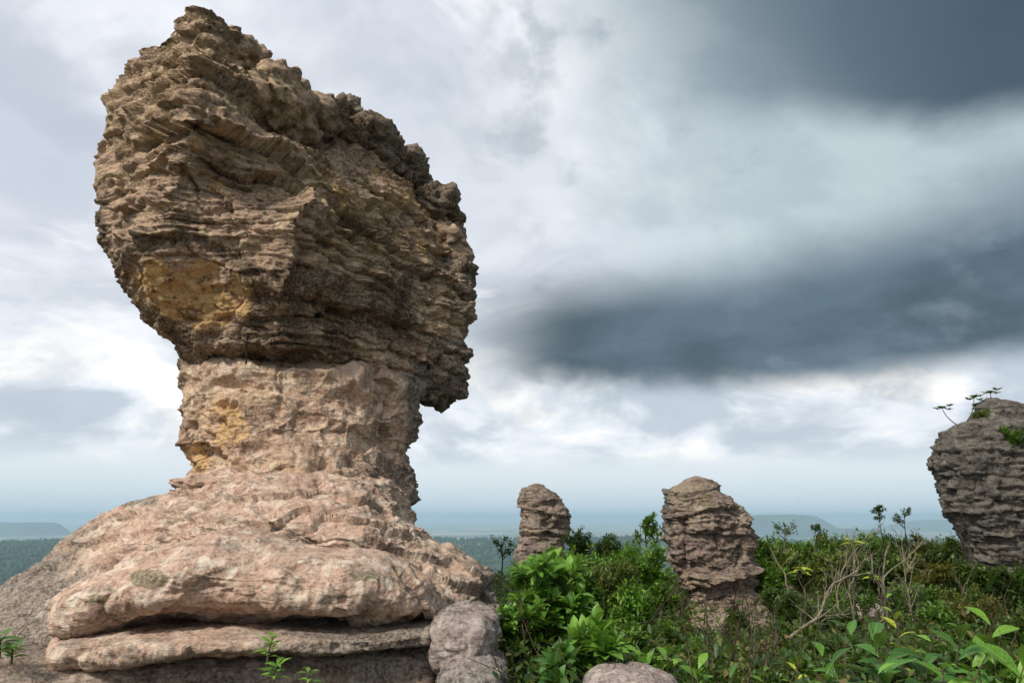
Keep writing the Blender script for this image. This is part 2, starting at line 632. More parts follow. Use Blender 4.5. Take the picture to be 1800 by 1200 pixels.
def weather(P, low=.2, low_s=.6, beds=((.55, .12), (.2, .07), (.07, .03)), block=.1, block_s=(1.0, 1.0, 2.0),
            rid=.05, rid_s=2.4, fine=.02, fine_s=8, pit=.0, pit_s=4.0, pit_mask=None, seed=0, bed_mask=1.0, warp=.14, flat_top=0.0, chip=0.0, dip=0.0, scoop=(), extra=None, brk=2.4, jit=.05):
    sh = P.shape[:2]
    n = grid_normals(P)
    p = P.reshape(-1, 3) + seed * 3.71
    nn = n.reshape(-1, 3)
    nh = nn * np.array((1, 1, .25))
    nh /= np.linalg.norm(nh, axis=1, keepdims=True) + 1e-6
    d = low * fbm(p * low_s, 3)
    if block:
        f1, f2, idr = voronoi(p * np.array(block_s) + .25 * np.stack([fbm(p * 1.3 + 5 * k, 2) for k in range(3)], 1))
        d += block * (idr - .5) * 2 * sst(0, .10, f2 - f1) - block * .8 * np.exp(-((f2 - f1) / .05) ** 2)
    d += rid * ridged(p * np.array((1, 1, 1.6)) * rid_s, 3)
    d += fine * fbm(p * fine_s, 3, .6)
    if pit:
        q = p * pit_s + .5 * np.stack([perlin(p * 2 + 3 * k) for k in range(3)], 1)
        f1, f2, idr = voronoi(q)
        hole = sst(.42, .12, f1) * sst(.35, .6, idr)
        hole *= 1.0 if pit_mask is None else pit_mask.ravel()
        d -= pit * hole
    for ss_, (sx, sz, A) in enumerate(scoop):
        f1, f2, idr = voronoi(p * np.array((sx, sx, sz)) + .35 * np.stack([perlin(p * sx * 1.2 + 6 * k + ss_) for k in range(3)], 1))
        d += A * (np.minimum(f1, .8) - .45) * (.35 + 1.1 * idr)          # hollows with sharp rims between them
    if extra is not None:
        d += extra.ravel()
    if chip:
        f1, f2, idr = voronoi(p * np.array((3.2, 3.2, 6.0)) + .3 * np.stack([perlin(p * 3 + 4 * k) for k in range(3)], 1))
        d += chip * (idr - .5) * sst(0, .12, f2 - f1)
    bm = np.broadcast_to(bed_mask, sh).ravel() if not np.isscalar(bed_mask) else bed_mask
    w = p[:, 2] + warp * fbm(p * .55 + 3.3, 3) + jit * fbm(p * 2.3, 3) + dip * p[:, 1]
    dh = 0
    for k, (L, A) in enumerate(beds):
        mod = .35 + .9 * np.clip(fbm(p * np.array((.6, .6, 1.0)) / max(L, .12) * .22 + 11 * k, 2) + .45, 0, 1)
        dh = dh + A * mod * layers(w + .02 * k, L, p, 31 * k + 7 * seed, max(.22, brk * L))
    top = 1 - flat_top * sst(.55, .95, nn[:, 2])
    level = 1 - .8 * sst(.4, .85, np.abs(nn[:, 2]))                      # beds end where the surface lies level with them
    Q = P.reshape(-1, 3) + nn * (d * top)[:, None] + nh * (dh * bm * top * level)[:, None]
    return Q.reshape(P.shape)


def close_top(P, rise=.15, k=10):
    """rings from the middle outward to the first ring, so that the top is a low dome"""
    c = P[0].mean(0)
    f = np.linspace(.03, .96, k)
    R = [c + (P[0] - c) * t + np.array((0, 0, rise * (1 - t * t))) for t in f]
    return np.concatenate([np.array(R), P], 0)


def masks(P, **kw):
    a = {k: np.zeros(P.shape[:2]) for k in ('ochre', 'grey', 'pinkish', 'lichen', 'moss', 'stain')}
    a.update(kw)
    return {k: np.broadcast_to(v, P.shape[:2]).copy() for k, v in a.items()}


def pix(P):
    d = P[..., 1] * CP + (P[..., 2] - CAM_Z) * SP
    u = -P[..., 1] * SP + (P[..., 2] - CAM_Z) * CP
    return 900 + FPX * P[..., 0] / d, 600 - FPX * u / d


def blob(c, r, nr=40, na=64):
    """closed egg of rings about a point; r radii"""
    th = np.linspace(.06, math.pi - .06, nr)
    ph = np.arange(na) * 2 * math.pi / na
    D = np.stack([np.sin(th)[:, None] * np.cos(ph), np.sin(th)[:, None] * np.sin(ph), np.cos(th)[:, None] * np.ones(na)], 2)
    return np.asarray(c) + D * np.asarray(r)


def tab(pts):
    a = np.asarray(sorted(pts), float)
    return lambda v: np.interp(v, a[:, 0], a[:, 1])


# =================================================================== the mushroom rock
mush = empty('mushroom_rock', (-3.0, 10.8, .3))
tag(mush, 'towering mushroom-shaped sandstone rock with overhanging layered cap on a narrow stem', 'rock formation')

# outlines measured from the photograph: (row, column)
capL = tab([(0, 352), (18, 350), (45, 300), (70, 269), (88, 256), (108, 231), (125, 223), (160, 213), (185, 197), (215, 193), (250, 190), (290, 185), (380, 186), (430, 188), (455, 192), (475, 197), (490, 215), (505, 227), (522, 235), (540, 252), (552, 274), (570, 288), (580, 303), (600, 313), (630, 322), (660, 326)])
capR = tab([(0, 358), (18, 362), (48, 385), (68, 410), (97, 455), (130, 490), (160, 524), (186, 552), (213, 606), (238, 655), (262, 688),
            (300, 722), (340, 748), (375, 778), (410, 795), (450, 808), (500, 815), (560, 814), (600, 808), (640, 790), (670, 760), (700, 744), (760, 720)])
#        z    YL    YC    YM1   YM2   YR    pxC  pxM1 pxM2
CAPK = [(9.16, 10.3, 8.74, 10.9, 12.6, 13.2, 350, 530, 672),
        (8.95, 10.4, 8.70, 10.9, 12.5, 13.2, 350, 535, 678),
        (8.55, 10.4, 8.62, 10.8, 12.4, 13.2, 352, 535, 690),
        (8.05, 10.4, 8.55, 10.5, 12.2, 13.1, 350, 535, 700),
        (7.55, 10.4, 8.48, 10.15, 11.9, 13.0, 345, 545, 712),
        (7.08, 10.4, 8.42, 9.90, 11.7, 12.9, 335, 552, 712),
        (6.90, 10.4, 8.50, 9.82, 11.6, 12.9, 330, 552, 712),
        (6.72, 10.4, 8.75, 9.78, 11.5, 12.9, 322, 548, 710),
        (6.35, 10.3, 8.85, 9.55, 11.3, 12.8, 300, 545, 705),
        (5.95, 10.3, 8.95, 9.40, 11.2, 12.7, 284, 535, 700),
        (5.60, 10.2, 9.02, 9.32, 11.1, 12.6, 268, 515, 700),
        (5.20, 10.1, 9.12, 9.30, 11.0, 12.5, 250, 502, 695),
        (4.95, 10.1, 9.28, 9.36, 10.9, 12.4, 246, 498, 690),
        (4.72, 10.1, 9.50, 9.50, 10.9, 12.3, 262, 495, 690),
        (4.50, 10.2, 9.80, 9.68, 10.9, 12.2, 300, 495, 690),
        (4.33, 10.4, 9.72, 9.62, 10.7, 12.1, 335, 495, 680),
        (4.12, 10.5, 9.76, 9.66, 10.7, 12.0, 345, 495, 670),
        (4.02, 10.8, 10.5, 10.3, 11.0, 12.0, 380, 500, 650)]


def cap_rings(nr):
    K = resample_keys(CAPK, nr)
    z, YL, YC, Y1, Y2, YR, pC, p1, p2 = K.T
    pL, pR = capL(row_of(z, YL)), capR(row_of(z, YR))
    pC = np.clip(pC, pL + 6, pR - 20)
    def pt(px, Y): return np.stack([x_of(px, Y, z), Y, z], 1)
    YB = np.full_like(z, 14.2)
    ctrl = np.stack([pt(pL, YL), pt(pC, YC), pt(p1, Y1), pt(p2, Y2), pt(pR, YR),
                     pt(pR - 30, YR + 1.0), pt((pL + pR) * .5, YB), pt(pL + 45, YL + 1.8)], 1)
    return loft(ctrl, (120, 130, 105, 105, 36, 36, 36, 36), 5.0)


def crease(px, py, pts, A, w, mode='ledge', lipk=.45):
    """relief along a line traced on the rock face; positive side is below / to the right of the line's run"""
    pts = np.asarray(pts, float)
    best = np.full(px.shape, 1e9)
    sgn = np.zeros(px.shape)
    tt = np.zeros(px.shape)
    L = np.concatenate([[0], np.cumsum(np.linalg.norm(np.diff(pts, axis=0), axis=1))])
    for k in range(len(pts) - 1):
        a, b = pts[k], pts[k + 1]
        e = b - a
        t = np.clip(((px - a[0]) * e[0] + (py - a[1]) * e[1]) / (e @ e), 0, 1)
        dx, dy = px - a[0] - t * e[0], py - a[1] - t * e[1]
        dd = np.hypot(dx, dy)
        s = np.sign(e[0] * dy - e[1] * dx)
        nb = dd < best
        best = np.where(nb, dd, best)
        sgn = np.where(nb, s, sgn)
        tt = np.where(nb, (L[k] + t * (L[k + 1] - L[k])) / L[-1], tt)
    fade = sst(0, .12, tt) * sst(1, .88, tt)
    if mode == 'ledge':
        v = np.where(sgn > 0, -np.exp(-best / w), lipk * np.exp(-best / (w * .7)))
    elif mode == 'trench':
        v = -np.exp(-(best / w) ** 2)
    else:
        v = np.exp(-(best / w) ** 2)
    return A * v * fade


P = close_top(cap_rings(425), .12)
px, py = pix(P)
wob = 9 * fbm(P.reshape(-1, 3) * 2.2, 4).reshape(px.shape)
cx_, cy_ = px + wob, py + 9 * fbm(P.reshape(-1, 3) * 2.2 + 40, 4).reshape(px.shape)
front = sst(11.9, 11.2, P[..., 1] - .0 * px) * 1.0
ex = crease(cx_, cy_, [(225, 268), (262, 232), (300, 220), (345, 214), (380, 228), (420, 245), (470, 262), (530, 290), (565, 328)], .30, 40)
ex += crease(cx_, cy_, [(352, 122), (420, 160), (480, 200), (560, 240), (640, 292), (705, 335)], .13, 20)
ex += crease(cx_, cy_, [(408, 62), (440, 112), (446, 152), (480, 205), (545, 238), (590, 262)], .38, 17, 'trench')
ex += crease(cx_, cy_, [(340, 280), (440, 308), (545, 330)], .20, 26)
ex += crease(cx_, cy_, [(262, 300), (320, 296), (350, 330), (352, 372)], .10, 14)
ex += crease(cx_, cy_, [(270, 395), (240, 440), (222, 492)], .12, 7, 'ridge')
ex += crease(cx_, cy_, [(262, 440), (330, 448), (420, 472), (505, 478)], .05, 18)
ex += crease(cx_, cy_, [(548, 330), (524, 400), (502, 440), (492, 530)], -.16, 26)
ex += crease(cx_, cy_, [(560, 345), (640, 402), (700, 438), (770, 478)], .17, 22)
ex += crease(cx_, cy_, [(300, 105), (345, 118), (372, 150)], .12, 14)
ex += crease(cx_, cy_, [(180, 345), (215, 370), (250, 372), (282, 345)], .10, 18)
ex += crease(cx_, cy_, [(600, 545), (680, 560), (760, 590)], .10, 18)
ex *= front
pm = sst(470, 560, px) * sst(300, 400, py) * sst(700, 610, py)
smooth_under = sst(430, 475, py) * sst(455, 420, px) * sst(215, 250, px)             # smooth ochre underside
bedm = (1.0 - .85 * smooth_under) * (1 - .72 * sst(320, 215, px)) * (1 - .6 * sst(280, 220, px) * sst(300, 380, py)) * (1 - .45 * sst(330, 380, px) * sst(540, 480, px) * sst(310, 350, py) * sst(480, 440, py))
Q = weather(P, .10, .75, ((.60, .17), (.23, .14), (.085, .055), (.036, .022)), .05, (.8, .8, 1.7), .03, 2.3, .016, 9,
            .28, 2.7, pm + .08, 1, bedm, .12, 0, .03, .03, ((.95, 1.9, .24), (2.4, 4.2, .10), (5.5, 8.0, .05)), ex, 5.0, .028)
px, py = pix(Q)
qx = px + 26 * fbm(Q.reshape(-1, 3) * 1.7 + 60, 4).reshape(px.shape)
qy = py + 22 * fbm(Q.reshape(-1, 3) * 1.7 + 80, 4).reshape(px.shape)
och = sst(1.05, .6, np.sqrt(((qx - 335) / 118) ** 2 + ((qy - 505 - (qx - 335) * .18) / 66) ** 2))
och *= 1 - .9 * sst(1.0, .5, np.hypot((qx - 322) / 26, (qy - 466) / 17)) - .8 * sst(1.0, .5, np.hypot((qx - 398) / 22, (qy - 495) / 16))
och = np.maximum(och, .75 * sst(1.0, .5, np.hypot((qx - 385) / 22, (qy - 332) / 26)))
och = np.maximum(och, .9 * sst(1.0, .5, np.hypot((qx - 378) / 45, (qy - 568) / 16)))
och = np.maximum(och, .42 * sst(520, 600, px) * sst(250, 330, py) * sst(560, 420, py))
grey = np.clip(.8 * sst(80, -20, (py - 18) - (px - 350) * .62 + 0) * sst(420, 470, px), 0, 1)
grey = np.maximum(grey, .36 * sst(240, 175, px))
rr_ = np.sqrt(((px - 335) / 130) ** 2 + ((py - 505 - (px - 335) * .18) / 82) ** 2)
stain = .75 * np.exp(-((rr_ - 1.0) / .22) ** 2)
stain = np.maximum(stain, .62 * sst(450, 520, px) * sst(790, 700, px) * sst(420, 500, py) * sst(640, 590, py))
stain = np.maximum(stain, .7 * sst(575, 605, py) * sst(660, 620, px))  # painted shade along the cap's underside
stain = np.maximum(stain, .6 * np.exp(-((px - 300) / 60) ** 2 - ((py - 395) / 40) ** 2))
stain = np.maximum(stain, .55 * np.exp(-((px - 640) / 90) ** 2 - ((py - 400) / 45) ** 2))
stain = np.maximum(stain, .7 * np.exp(-((px - 395) / 55) ** 2 - ((py - 250) / 28) ** 2))  # painted shade in the recess below the front ledge
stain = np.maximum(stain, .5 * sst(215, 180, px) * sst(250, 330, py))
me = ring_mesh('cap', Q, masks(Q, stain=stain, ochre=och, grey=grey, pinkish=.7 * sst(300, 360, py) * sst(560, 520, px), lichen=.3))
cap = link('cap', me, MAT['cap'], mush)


# knobbly dark crest along the cap's far edge
def edgeY(px): return float(np.interp(px, (350, 540, 700, 830), (8.9, 11.0, 12.75, 12.9)))


#        px   py  rx  ry   dY    depth radius
LUMPS = [(492, 190, 56, 50, -.3, .9), (440, 124, 36, 28, .0, .6), (575, 222, 48, 34, -.05, .8), (606, 206, 26, 17, .2, .5),
         (645, 266, 56, 40, -.05, .85), (716, 308, 42, 36, .0, .65), (766, 368, 42, 30, .0, .6), (796, 434, 28, 28, -.05, .5),
         (806, 478, 21, 16, .0, .4), (811, 512, 20, 19, .0, .4), (803, 560, 24, 28, -.1, .45), (762, 420, 44, 40, .25, .7),
         (772, 622, 42, 32, -.35, .6), (764, 676, 40, 38, -.5, .55), (788, 650, 22, 22, -.4, .4)]
for k, (cx, cy, rx, ry, dY, rd) in enumerate(LUMPS):
    Y = edgeY(cx) + dY
    c = at(cx, cy, Y)
    sc = (Y * CP + (c[2] - CAM_Z) * SP) / FPX
    B = blob(c, (rx * sc * 1.04, rd, ry * sc * 1.0), 46, 72)
    B = weather(B, .12, 1.1 / max(.45, rx * sc), ((.3, .12), (.13, .08), (.05, .03)), .10, (1.5, 1.5, 2.6), .04, 3.0, .025, 9, .09, 5.0, None, 20 + k, 1.0, .08, 0, .05, 0, ((2.2, 3.4, .12), (5, 8, .06)), None, 4.0)
    dark = 1.0 if k in (3, 4, 5, 6, 8, 9, 12, 13, 14) else .45 if k else .25
    me = ring_mesh('crest_lump', B, masks(B, grey=.72 if dark > .9 else dark, lichen=.2, pinkish=.2, stain=.42 if dark > .9 else .2))
    link('crest_lump', me, MAT['cap'], cap)

# ------------------------------------------------------------------ stem
stemL = tab([(560, 330), (605, 322), (625, 318), (650, 310), (690, 316), (720, 320), (750, 313), (780, 325), (800, 331), (832, 340), (870, 335), (920, 330)])
stemR = tab([(560, 735), (640, 752), (700, 744), (745, 735), (780, 720), (800, 713), (830, 719), (860, 716), (880, 726), (900, 738), (920, 746)])
#        z     YL    YC    YM1   YM2   YR   pxC  pxM1 pxM2
STEMK = [(4.45, 10.7, 10.3, 10.2, 10.8, 11.9, 400, 500, 640),
         (4.16, 10.6, 10.1, 10.05, 10.6, 11.8, 385, 500, 650),
         (4.05, 10.6, 10.5, 10.45, 10.8, 11.8, 380, 498, 655),
         (3.96, 10.5, 10.4, 10.3, 10.7, 11.8, 382, 498, 655),
         (3.88, 10.5, 10.0, 9.95, 10.5, 11.8, 382, 498, 655),
         (3.80, 10.5, 9.82, 9.80, 10.4, 11.7, 385, 492, 655),
         (3.45, 10.5, 9.80, 9.86, 10.4, 11.6, 392, 490, 650),
         (3.10, 10.5, 9.68, 9.75, 10.3, 11.5, 400, 495, 640),
         (2.80, 10.5, 9.60, 9.68, 10.2, 11.4, 410, 500, 630),
         (2.55, 10.5, 9.52, 9.50, 9.90, 11.3, 420, 510, 640),
         (2.35, 10.5, 9.42, 9.30, 9.70, 11.3, 425, 520, 655),
         (2.15, 10.4, 9.32, 9.20, 9.60, 11.3, 430, 530, 660),
         (1.95, 10.4, 9.25, 9.15, 9.60, 11.3, 430, 540, 665),
         (1.75, 10.4, 9.2, 9.2, 9.7, 11.3, 430, 540, 665)]
K = resample_keys(STEMK, 230)
z, YL, YC, Y1, Y2, YR, pC, p1, p2 = K.T
pL, pR = stemL(row_of(z, YL)), stemR(row_of(z, YR))


def pt(px_, Y_): return np.stack([x_of(px_, Y_, z), Y_, z], 1)


ctrl = np.stack([pt(pL, YL), pt(pC, YC), pt(p1, Y1), pt(p2, Y2), pt(pR, YR), pt(pR - 40, YR + 1.2), pt((pL + pR) / 2, YL * 0 + 13.4), pt(pL + 50, YL + 1.6)], 1)
P = loft(ctrl, (80, 75, 95, 70, 24, 24, 24, 24), 7.0)
px, py = pix(P)
pm = .25 + .75 * sst(440, 390, px) * sst(690, 740, py)
bedm = .35 + .75 * sst(690, 730, px) + .5 * sst(690, 740, py) * sst(520, 460, px)
wx, wy = px + 8 * fbm(P.reshape(-1, 3) * 2.2, 3).reshape(px.shape), py + 8 * fbm(P.reshape(-1, 3) * 2.2 + 30, 3).reshape(px.shape)
ex = crease(wx, wy, [(335, 690), (420, 688), (492, 704), (560, 742), (640, 772)], -.10, 24)
ex += crease(wx, wy, [(395, 830), (430, 790), (480, 776), (540, 800), (600, 800), (690, 790)], -.12, 22)
ex += crease(wx, wy, [(480, 852), (560, 848), (640, 862), (720, 880)], .16, 20)
ex += crease(wx, wy, [(655, 640), (690, 690), (670, 740), (690, 800)], .14, 18)
ex += crease(wx, wy, [(345, 780), (385, 778), (400, 810)], .10, 14)
for hx, hy, hr, hd in ((399, 716, 8, .18), (418, 721, 7, .12), (386, 793, 9, .2), (350, 795, 7, .12), (352, 716, 8, .12), (335, 815, 11, .18)):
    ex -= hd * np.exp(-(np.hypot((wx - hx), (wy - hy)) / hr) ** 4)
Q = weather(P, .13, 1.0, ((.42, .06), (.16, .045), (.06, .02)), .03, (.9, .9, .8), .035, 2.0, .014, 8, .15, 3.1, pm, 5, bedm, .3, 0, .012, 0, ((1.3, 1.9, .18), (3.2, 5.0, .07)), ex * sst(11.6, 11.0, P[..., 1]))
# the open joint that runs down the middle of the stem
px, py = pix(Q)
wv = 9 * np.sin(py * .045) + 5 * np.sin(py * .11 + 1)
crack = np.exp(-((px - 491 - wv * .5) / 3.0) ** 2) * sst(730, 690, py) * (.5 + .5 * np.sin(py * .07) ** 2)
lower = sst(485, 495, px) * sst(560, 500, px) * sst(720, 690, py)
Q[..., 1] += .09 * crack + .04 * lower
och = sst(1.0, .4, np.hypot((px - 395) / 60, (py - 745) / 75)) * .62
och = np.maximum(och, .7 * sst(1, .5, np.hypot((px - 350) / 30, (py - 805) / 40)))
grey = .8 * sst(690, 730, px) + .25 * sst(345, 320, px)
me = ring_mesh('stem', Q, masks(Q, stain=.6 * sst(640, 610, py) + .5 * sst(500, 560, px) * np.exp(-((py - 830) / 40) ** 2) + .45 * sst(345, 318, px), ochre=och, grey=np.clip(grey, 0, 1), pinkish=.6 * sst(480, 560, px), lichen=.4))  # dark tone paints in shade under the cap and around the lower bulge
stem = link('stem', me, MAT['stem'], mush)

# ------------------------------------------------------------------ pedestal
pedL = tab([(800, 345), (826, 342), (836, 324), (848, 302), (862, 293), (872, 281), (879, 258), (877, 225), (879, 200), (888, 187), (908, 150),
            (935, 110), (958, 85), (985, 45), (1018, 0), (1080, -90), (1200, -260)][:5] +
           [(873, 280), (880, 250), (882, 215), (884, 195), (889, 187), (908, 150), (935, 110), (958, 85), (985, 45), (1018, 0), (1080, -90), (1200, -260)])
pedR = tab([(800, 690), (860, 716), (880, 728), (900, 741), (925, 752), (950, 768), (962, 802), (985, 830), (995, 852), (1012, 870), (1040, 886), (1075, 896), (1200, 930)])
#       z     YL    YC    YM    YR   pxC  pxM
PEDK = [(2.24, 9.95, 9.75, 9.9, 10.9, 430, 580),
        (2.20, 9.9, 9.25, 9.45, 10.9, 430, 590),
        (2.14, 9.9, 8.85, 9.1, 10.9, 425, 600),
        (2.04, 9.9, 8.65, 8.95, 10.8, 420, 610),
        (1.94, 9.9, 8.50, 8.75, 10.8, 410, 615),
        (1.86, 9.9, 8.35, 8.60, 10.7, 400, 620),
        (1.74, 9.8, 8.10, 8.40, 10.6, 390, 625),
        (1.60, 9.6, 7.95, 8.25, 10.4, 380, 640),
        (1.45, 9.3, 7.85, 8.10, 10.1, 370, 660),
        (1.25, 8.9, 7.8, 8.0, 9.7, 360, 680),
        (1.00, 8.5, 7.7, 7.8, 9.3, 350, 700),
        (0.60, 8.0, 6.75, 7.10, 9.0, 340, 720),
        (0.10, 7.6, 6.65, 7.00, 8.8, 330, 730),
        (-.6, 7.4, 6.6, 6.95, 8.7, 330, 740)]
K = resample_keys(PEDK, 260)
z, YL, YC, YM, YR, pC, pM = K.T
pL, pR = pedL(row_of(z, YL)), pedR(row_of(z, YR))
ctrl = np.stack([pt(pL, YL), pt((pL + pC) / 2, (YL + YC) / 2 - .35), pt(pC, YC), pt(pM, YM), pt((pM + pR) / 2 + 10, (YM + YR) / 2 - .3), pt(pR, YR),
                 pt(pR - 60, YR + 1.8), pt((pL + pR) / 2, YL * 0 + 13.6), pt(pL + 70, YL + 2.4)], 1)
P = close_top(loft(ctrl, (66, 66, 66, 74, 66, 16, 16, 16, 16), 10.0), .05, 14)
px, py = pix(P)
wx, wy = px + 9 * fbm(P.reshape(-1, 3) * 1.8, 4).reshape(px.shape), py + 6 * fbm(P.reshape(-1, 3) * 1.8 + 30, 4).reshape(px.shape)
ex = crease(wx, wy, [(290, 868), (360, 872), (440, 884), (500, 880), (560, 866), (660, 888), (705, 905)], .10, 10)
ex += crease(wx, wy, [(180, 905), (280, 898), (380, 912), (470, 922), (540, 900), (640, 915), (740, 960)], .10, 12)
ex += crease(wx, wy, [(60, 985), (160, 950), (260, 935), (350, 925)], .09, 12)
ex += crease(wx, wy, [(620, 935), (700, 965), (780, 985), (860, 1030)], .10, 12)
ex += crease(wx, wy, [(690, 890), (740, 925), (790, 965)], .10, 9, 'trench')
ex += crease(wx, wy, [(700, 1000), (780, 1020), (880, 1060)], .10, 14)
Q = weather(P, .10, .9, ((.30, .11), (.11, .06), (.045, .02)), .05, (.8, .8, 1.6), .03, 2.6, .014, 10, .07, 6, None, 9, 1.0, .10, .35, .008, 0, ((1.5, 3.2, .11), (4.5, 8.0, .05)), ex * sst(11.4, 10.6, P[..., 1]))
px, py = pix(Q)
grey = .7 * sst(330, 0, px) + .55 * sst(770, 850, px) + .6 * sst(893, 884, py) * sst(310, 260, px)
me = ring_mesh('pedestal', Q, masks(Q, grey=np.clip(grey, 0, 1), pinkish=.8 * sst(700, 560, px) * sst(100, 260, px), lichen=.5))
ped = link('pedestal', me, MAT['base'], mush)


# =================================================================== slabs in front of it (lofted along X)
def slab(px0, px1, n, na, top, bot, Yf, Yb, ytop_at, ybot_at, expo=2.6):
    """a long slab: at each column, a rounded-off section from bottom row to top row, front depth Yf to back depth Yb"""
    s = np.linspace(0, 1, n)
    e = .5 - .5 * np.cos(np.pi * np.clip(s, 0, 1))
    pxs = px0 + (px1 - px0) * (.5 * s + .5 * e)
    zt = CAM_Z + slope(top(pxs)) * ytop_at
    zb = CAM_Z + slope(bot(pxs)) * ybot_at
    yf, yb = Yf(pxs), Yb(pxs)
    # rounded ends in plan
    t = np.clip(np.minimum(pxs - px0, px1 - pxs) / 70.0, 0, 1)
    endf = .12 + .88 * np.sqrt(1 - (1 - t) ** 2)
    ym = (yf + yb) / 2
    hy = (yb - yf) / 2 * endf
    th = np.linspace(0, 2 * math.pi, na, endpoint=False)
    cs, sn = np.cos(th), np.sin(th)
    ex = 2.0 / expo
    a = np.sign(cs) * np.abs(cs) ** ex
    b = np.sign(sn) * np.abs(sn) ** ex
    zc, hz = (zt + zb) / 2, (zt - zb) / 2
    Y = ym[:, None] - hy[:, None] * a
    Z = zc[:, None] + hz[:, None] * b
    X = x_of(pxs[:, None], yf[:, None] * .6 + Y * .4, Z)
    return np.stack([X, Y, Z], 2)


top = tab([(40, 1060), (66, 1090), (75, 1042), (130, 1002), (180, 978), (240, 958), (300, 946), (360, 932), (420, 942), (500, 960), (560, 966), (610, 964), (660, 974),
           (700, 992), (725, 1015), (748, 1052), (758, 1085), (764, 1100)])
bot = tab([(40, 1140), (90, 1140), (140, 1128), (220, 1118), (320, 1114), (420, 1112), (520, 1108), (620, 1106), (700, 1104), (740, 1102), (764, 1106)])
P = slab(64, 762, 340, 190, top, bot, tab([(64, 6.0), (300, 5.85), (600, 5.95), (762, 6.3)]), tab([(64, 7.9), (762, 8.0)]), 7.0, 5.95, 2.25)
px, py = pix(P)
wx, wy = px + 10 * fbm(P.reshape(-1, 3) * 1.6, 4).reshape(px.shape), py + 7 * fbm(P.reshape(-1, 3) * 1.6 + 30, 4).reshape(px.shape)
ex = crease(wx, wy, [(95, 1060), (150, 1010), (230, 985), (330, 960)], .05, 16)
ex += crease(wx, wy, [(330, 1030), (370, 990), (440, 975), (520, 1000), (600, 1010)], .03, 16)
ex += crease(wx, wy, [(240, 1060), (320, 1072), (420, 1066), (560, 1074), (680, 1060)], .02, 14)
ex += crease(wx, wy, [(690, 990), (735, 1035), (755, 1085)], .06, 10)
Q = weather(P, .09, .9, ((.36, .04), (.13, .025), (.05, .012)), .05, (.9, .9, 1.3), .02, 2.2, .010, 11, .04, 6, None, 14, 1.0, .14, .5, .008, 0, ((1.3, 2.0, .13), (4.5, 7, .04)), ex)
px, py = pix(Q)
mo = .85 * sst(1, .4, np.hypot((px - 262) / 48, (py - 1018) / 28)) + .6 * sst(1, .3, np.hypot((px - 640) / 90, (py - 1010) / 16)) + .5 * sst(1, .3, np.hypot((px - 170) / 60, (py - 1055) / 22))
och = .2 * sst(960, 1010, py) * sst(150, 300, px)
me = ring_mesh('sandstone_slab', Q, masks(Q, moss=np.clip(mo, 0, 1), ochre=och, pinkish=.9, lichen=1.0))
tag(link('sandstone_slab', me, MAT['base']), 'broad rounded pink sandstone slab with pale lichen discs, lying against the pedestal', 'rock')

top = tab([(0, 1140), (60, 1132), (200, 1120), (400, 1118), (600, 1118), (768, 1116)])
bot = tab([(60, 1190), (130, 1182), (200, 1172), (300, 1158), (360, 1150), (450, 1158), (560, 1168), (640, 1164), (720, 1156), (768, 1158)])
P = slab(50, 771, 320, 90, top, bot, tab([(50, 5.75), (300, 5.72), (771, 6.0)]), tab([(50, 7.4), (771, 7.6)]), 5.85, 5.75, 3.4)
Q = weather(P, .04, 1.0, ((.16, .04), (.06, .025)), .02, (.7, .7, 1.2), .014, 3.0, .010, 11, .025, 8, None, 17, 1.0, .1, .4, .006)
px, py = pix(Q)
me = ring_mesh('rock_ledge', Q, masks(Q, grey=.35 + .25 * sst(420, 520, px), ochre=.3 * sst(110, 150, px) * sst(330, 250, px), pinkish=.4, lichen=.3))
tag(link('rock_ledge', me, MAT['base']), 'thin flat rock ledge directly under the broad pink slab, undercut by a dark gap', 'rock')

# low bedrock under the ledge, running out of the frame
P = slab(-420, 800, 320, 90, tab([(-420, 1200), (-100, 1135), (0, 1150), (100, 1160), (800, 1150)]), lambda v: v * 0 + 1330.0,
         tab([(-420, 5.0), (0, 5.35), (120, 5.5), (260, 5.95), (800, 6.3)]), tab([(-420, 6.4), (60, 6.7), (200, 7.6), (800, 7.8)]), 6.0, 5.6, 3.2)
Q = weather(P, .06, .8, ((.22, .06), (.08, .03)), .03, (.8, .8, 1.0), .03, 2.4, .012, 9, .03, 7, None, 23, 1.0, .15, .4, .01)
me = ring_mesh('bedrock_shelf', Q, masks(Q, grey=.55, pinkish=.4, lichen=.6))
tag(link('bedrock_shelf', me, MAT['base']), 'low brown bedrock shelf below the thin undercut ledge', 'rock')


# =================================================================== boulders
def boulder(name, cx, cy, rx, ry, Y, rd, mat, label, seed, grey=.3, group=None, nr=64, na=96, low=.14, box=1.0, sink=0.0, cat='rock', moss=0.0, beds=.45):
    c = at(cx, cy, Y)
    sc = (Y * CP + (c[2] - CAM_Z) * SP) / FPX
    r = np.array((rx * sc, rd, ry * sc))
    B = blob((0, 0, 0), (1, 1, 1), nr, na)
    if box != 1.0:
        n_ = (np.abs(B) ** box).sum(2, keepdims=True) ** (1 / box)
        B = B / n_
    B = B * r + c
    m_ = float(min(r))
    B = weather(B, low * m_, .8 / m_, ((.55 * m_, .10 * m_ * beds), (.2 * m_, .07 * m_ * beds)), .10 * m_, (1.1 / m_,) * 3, .05 * m_, 1.6 / m_, .025 * m_, 6 / m_, .05 * m_, 3 / m_, None, seed, 1.0, .1, .3, .02 * m_)
    me = ring_mesh(name, B, masks(B, grey=grey, lichen=.3, pinkish=.4, moss=moss))
    o = link(name, me, mat)
    return tag(o, label, cat, group)


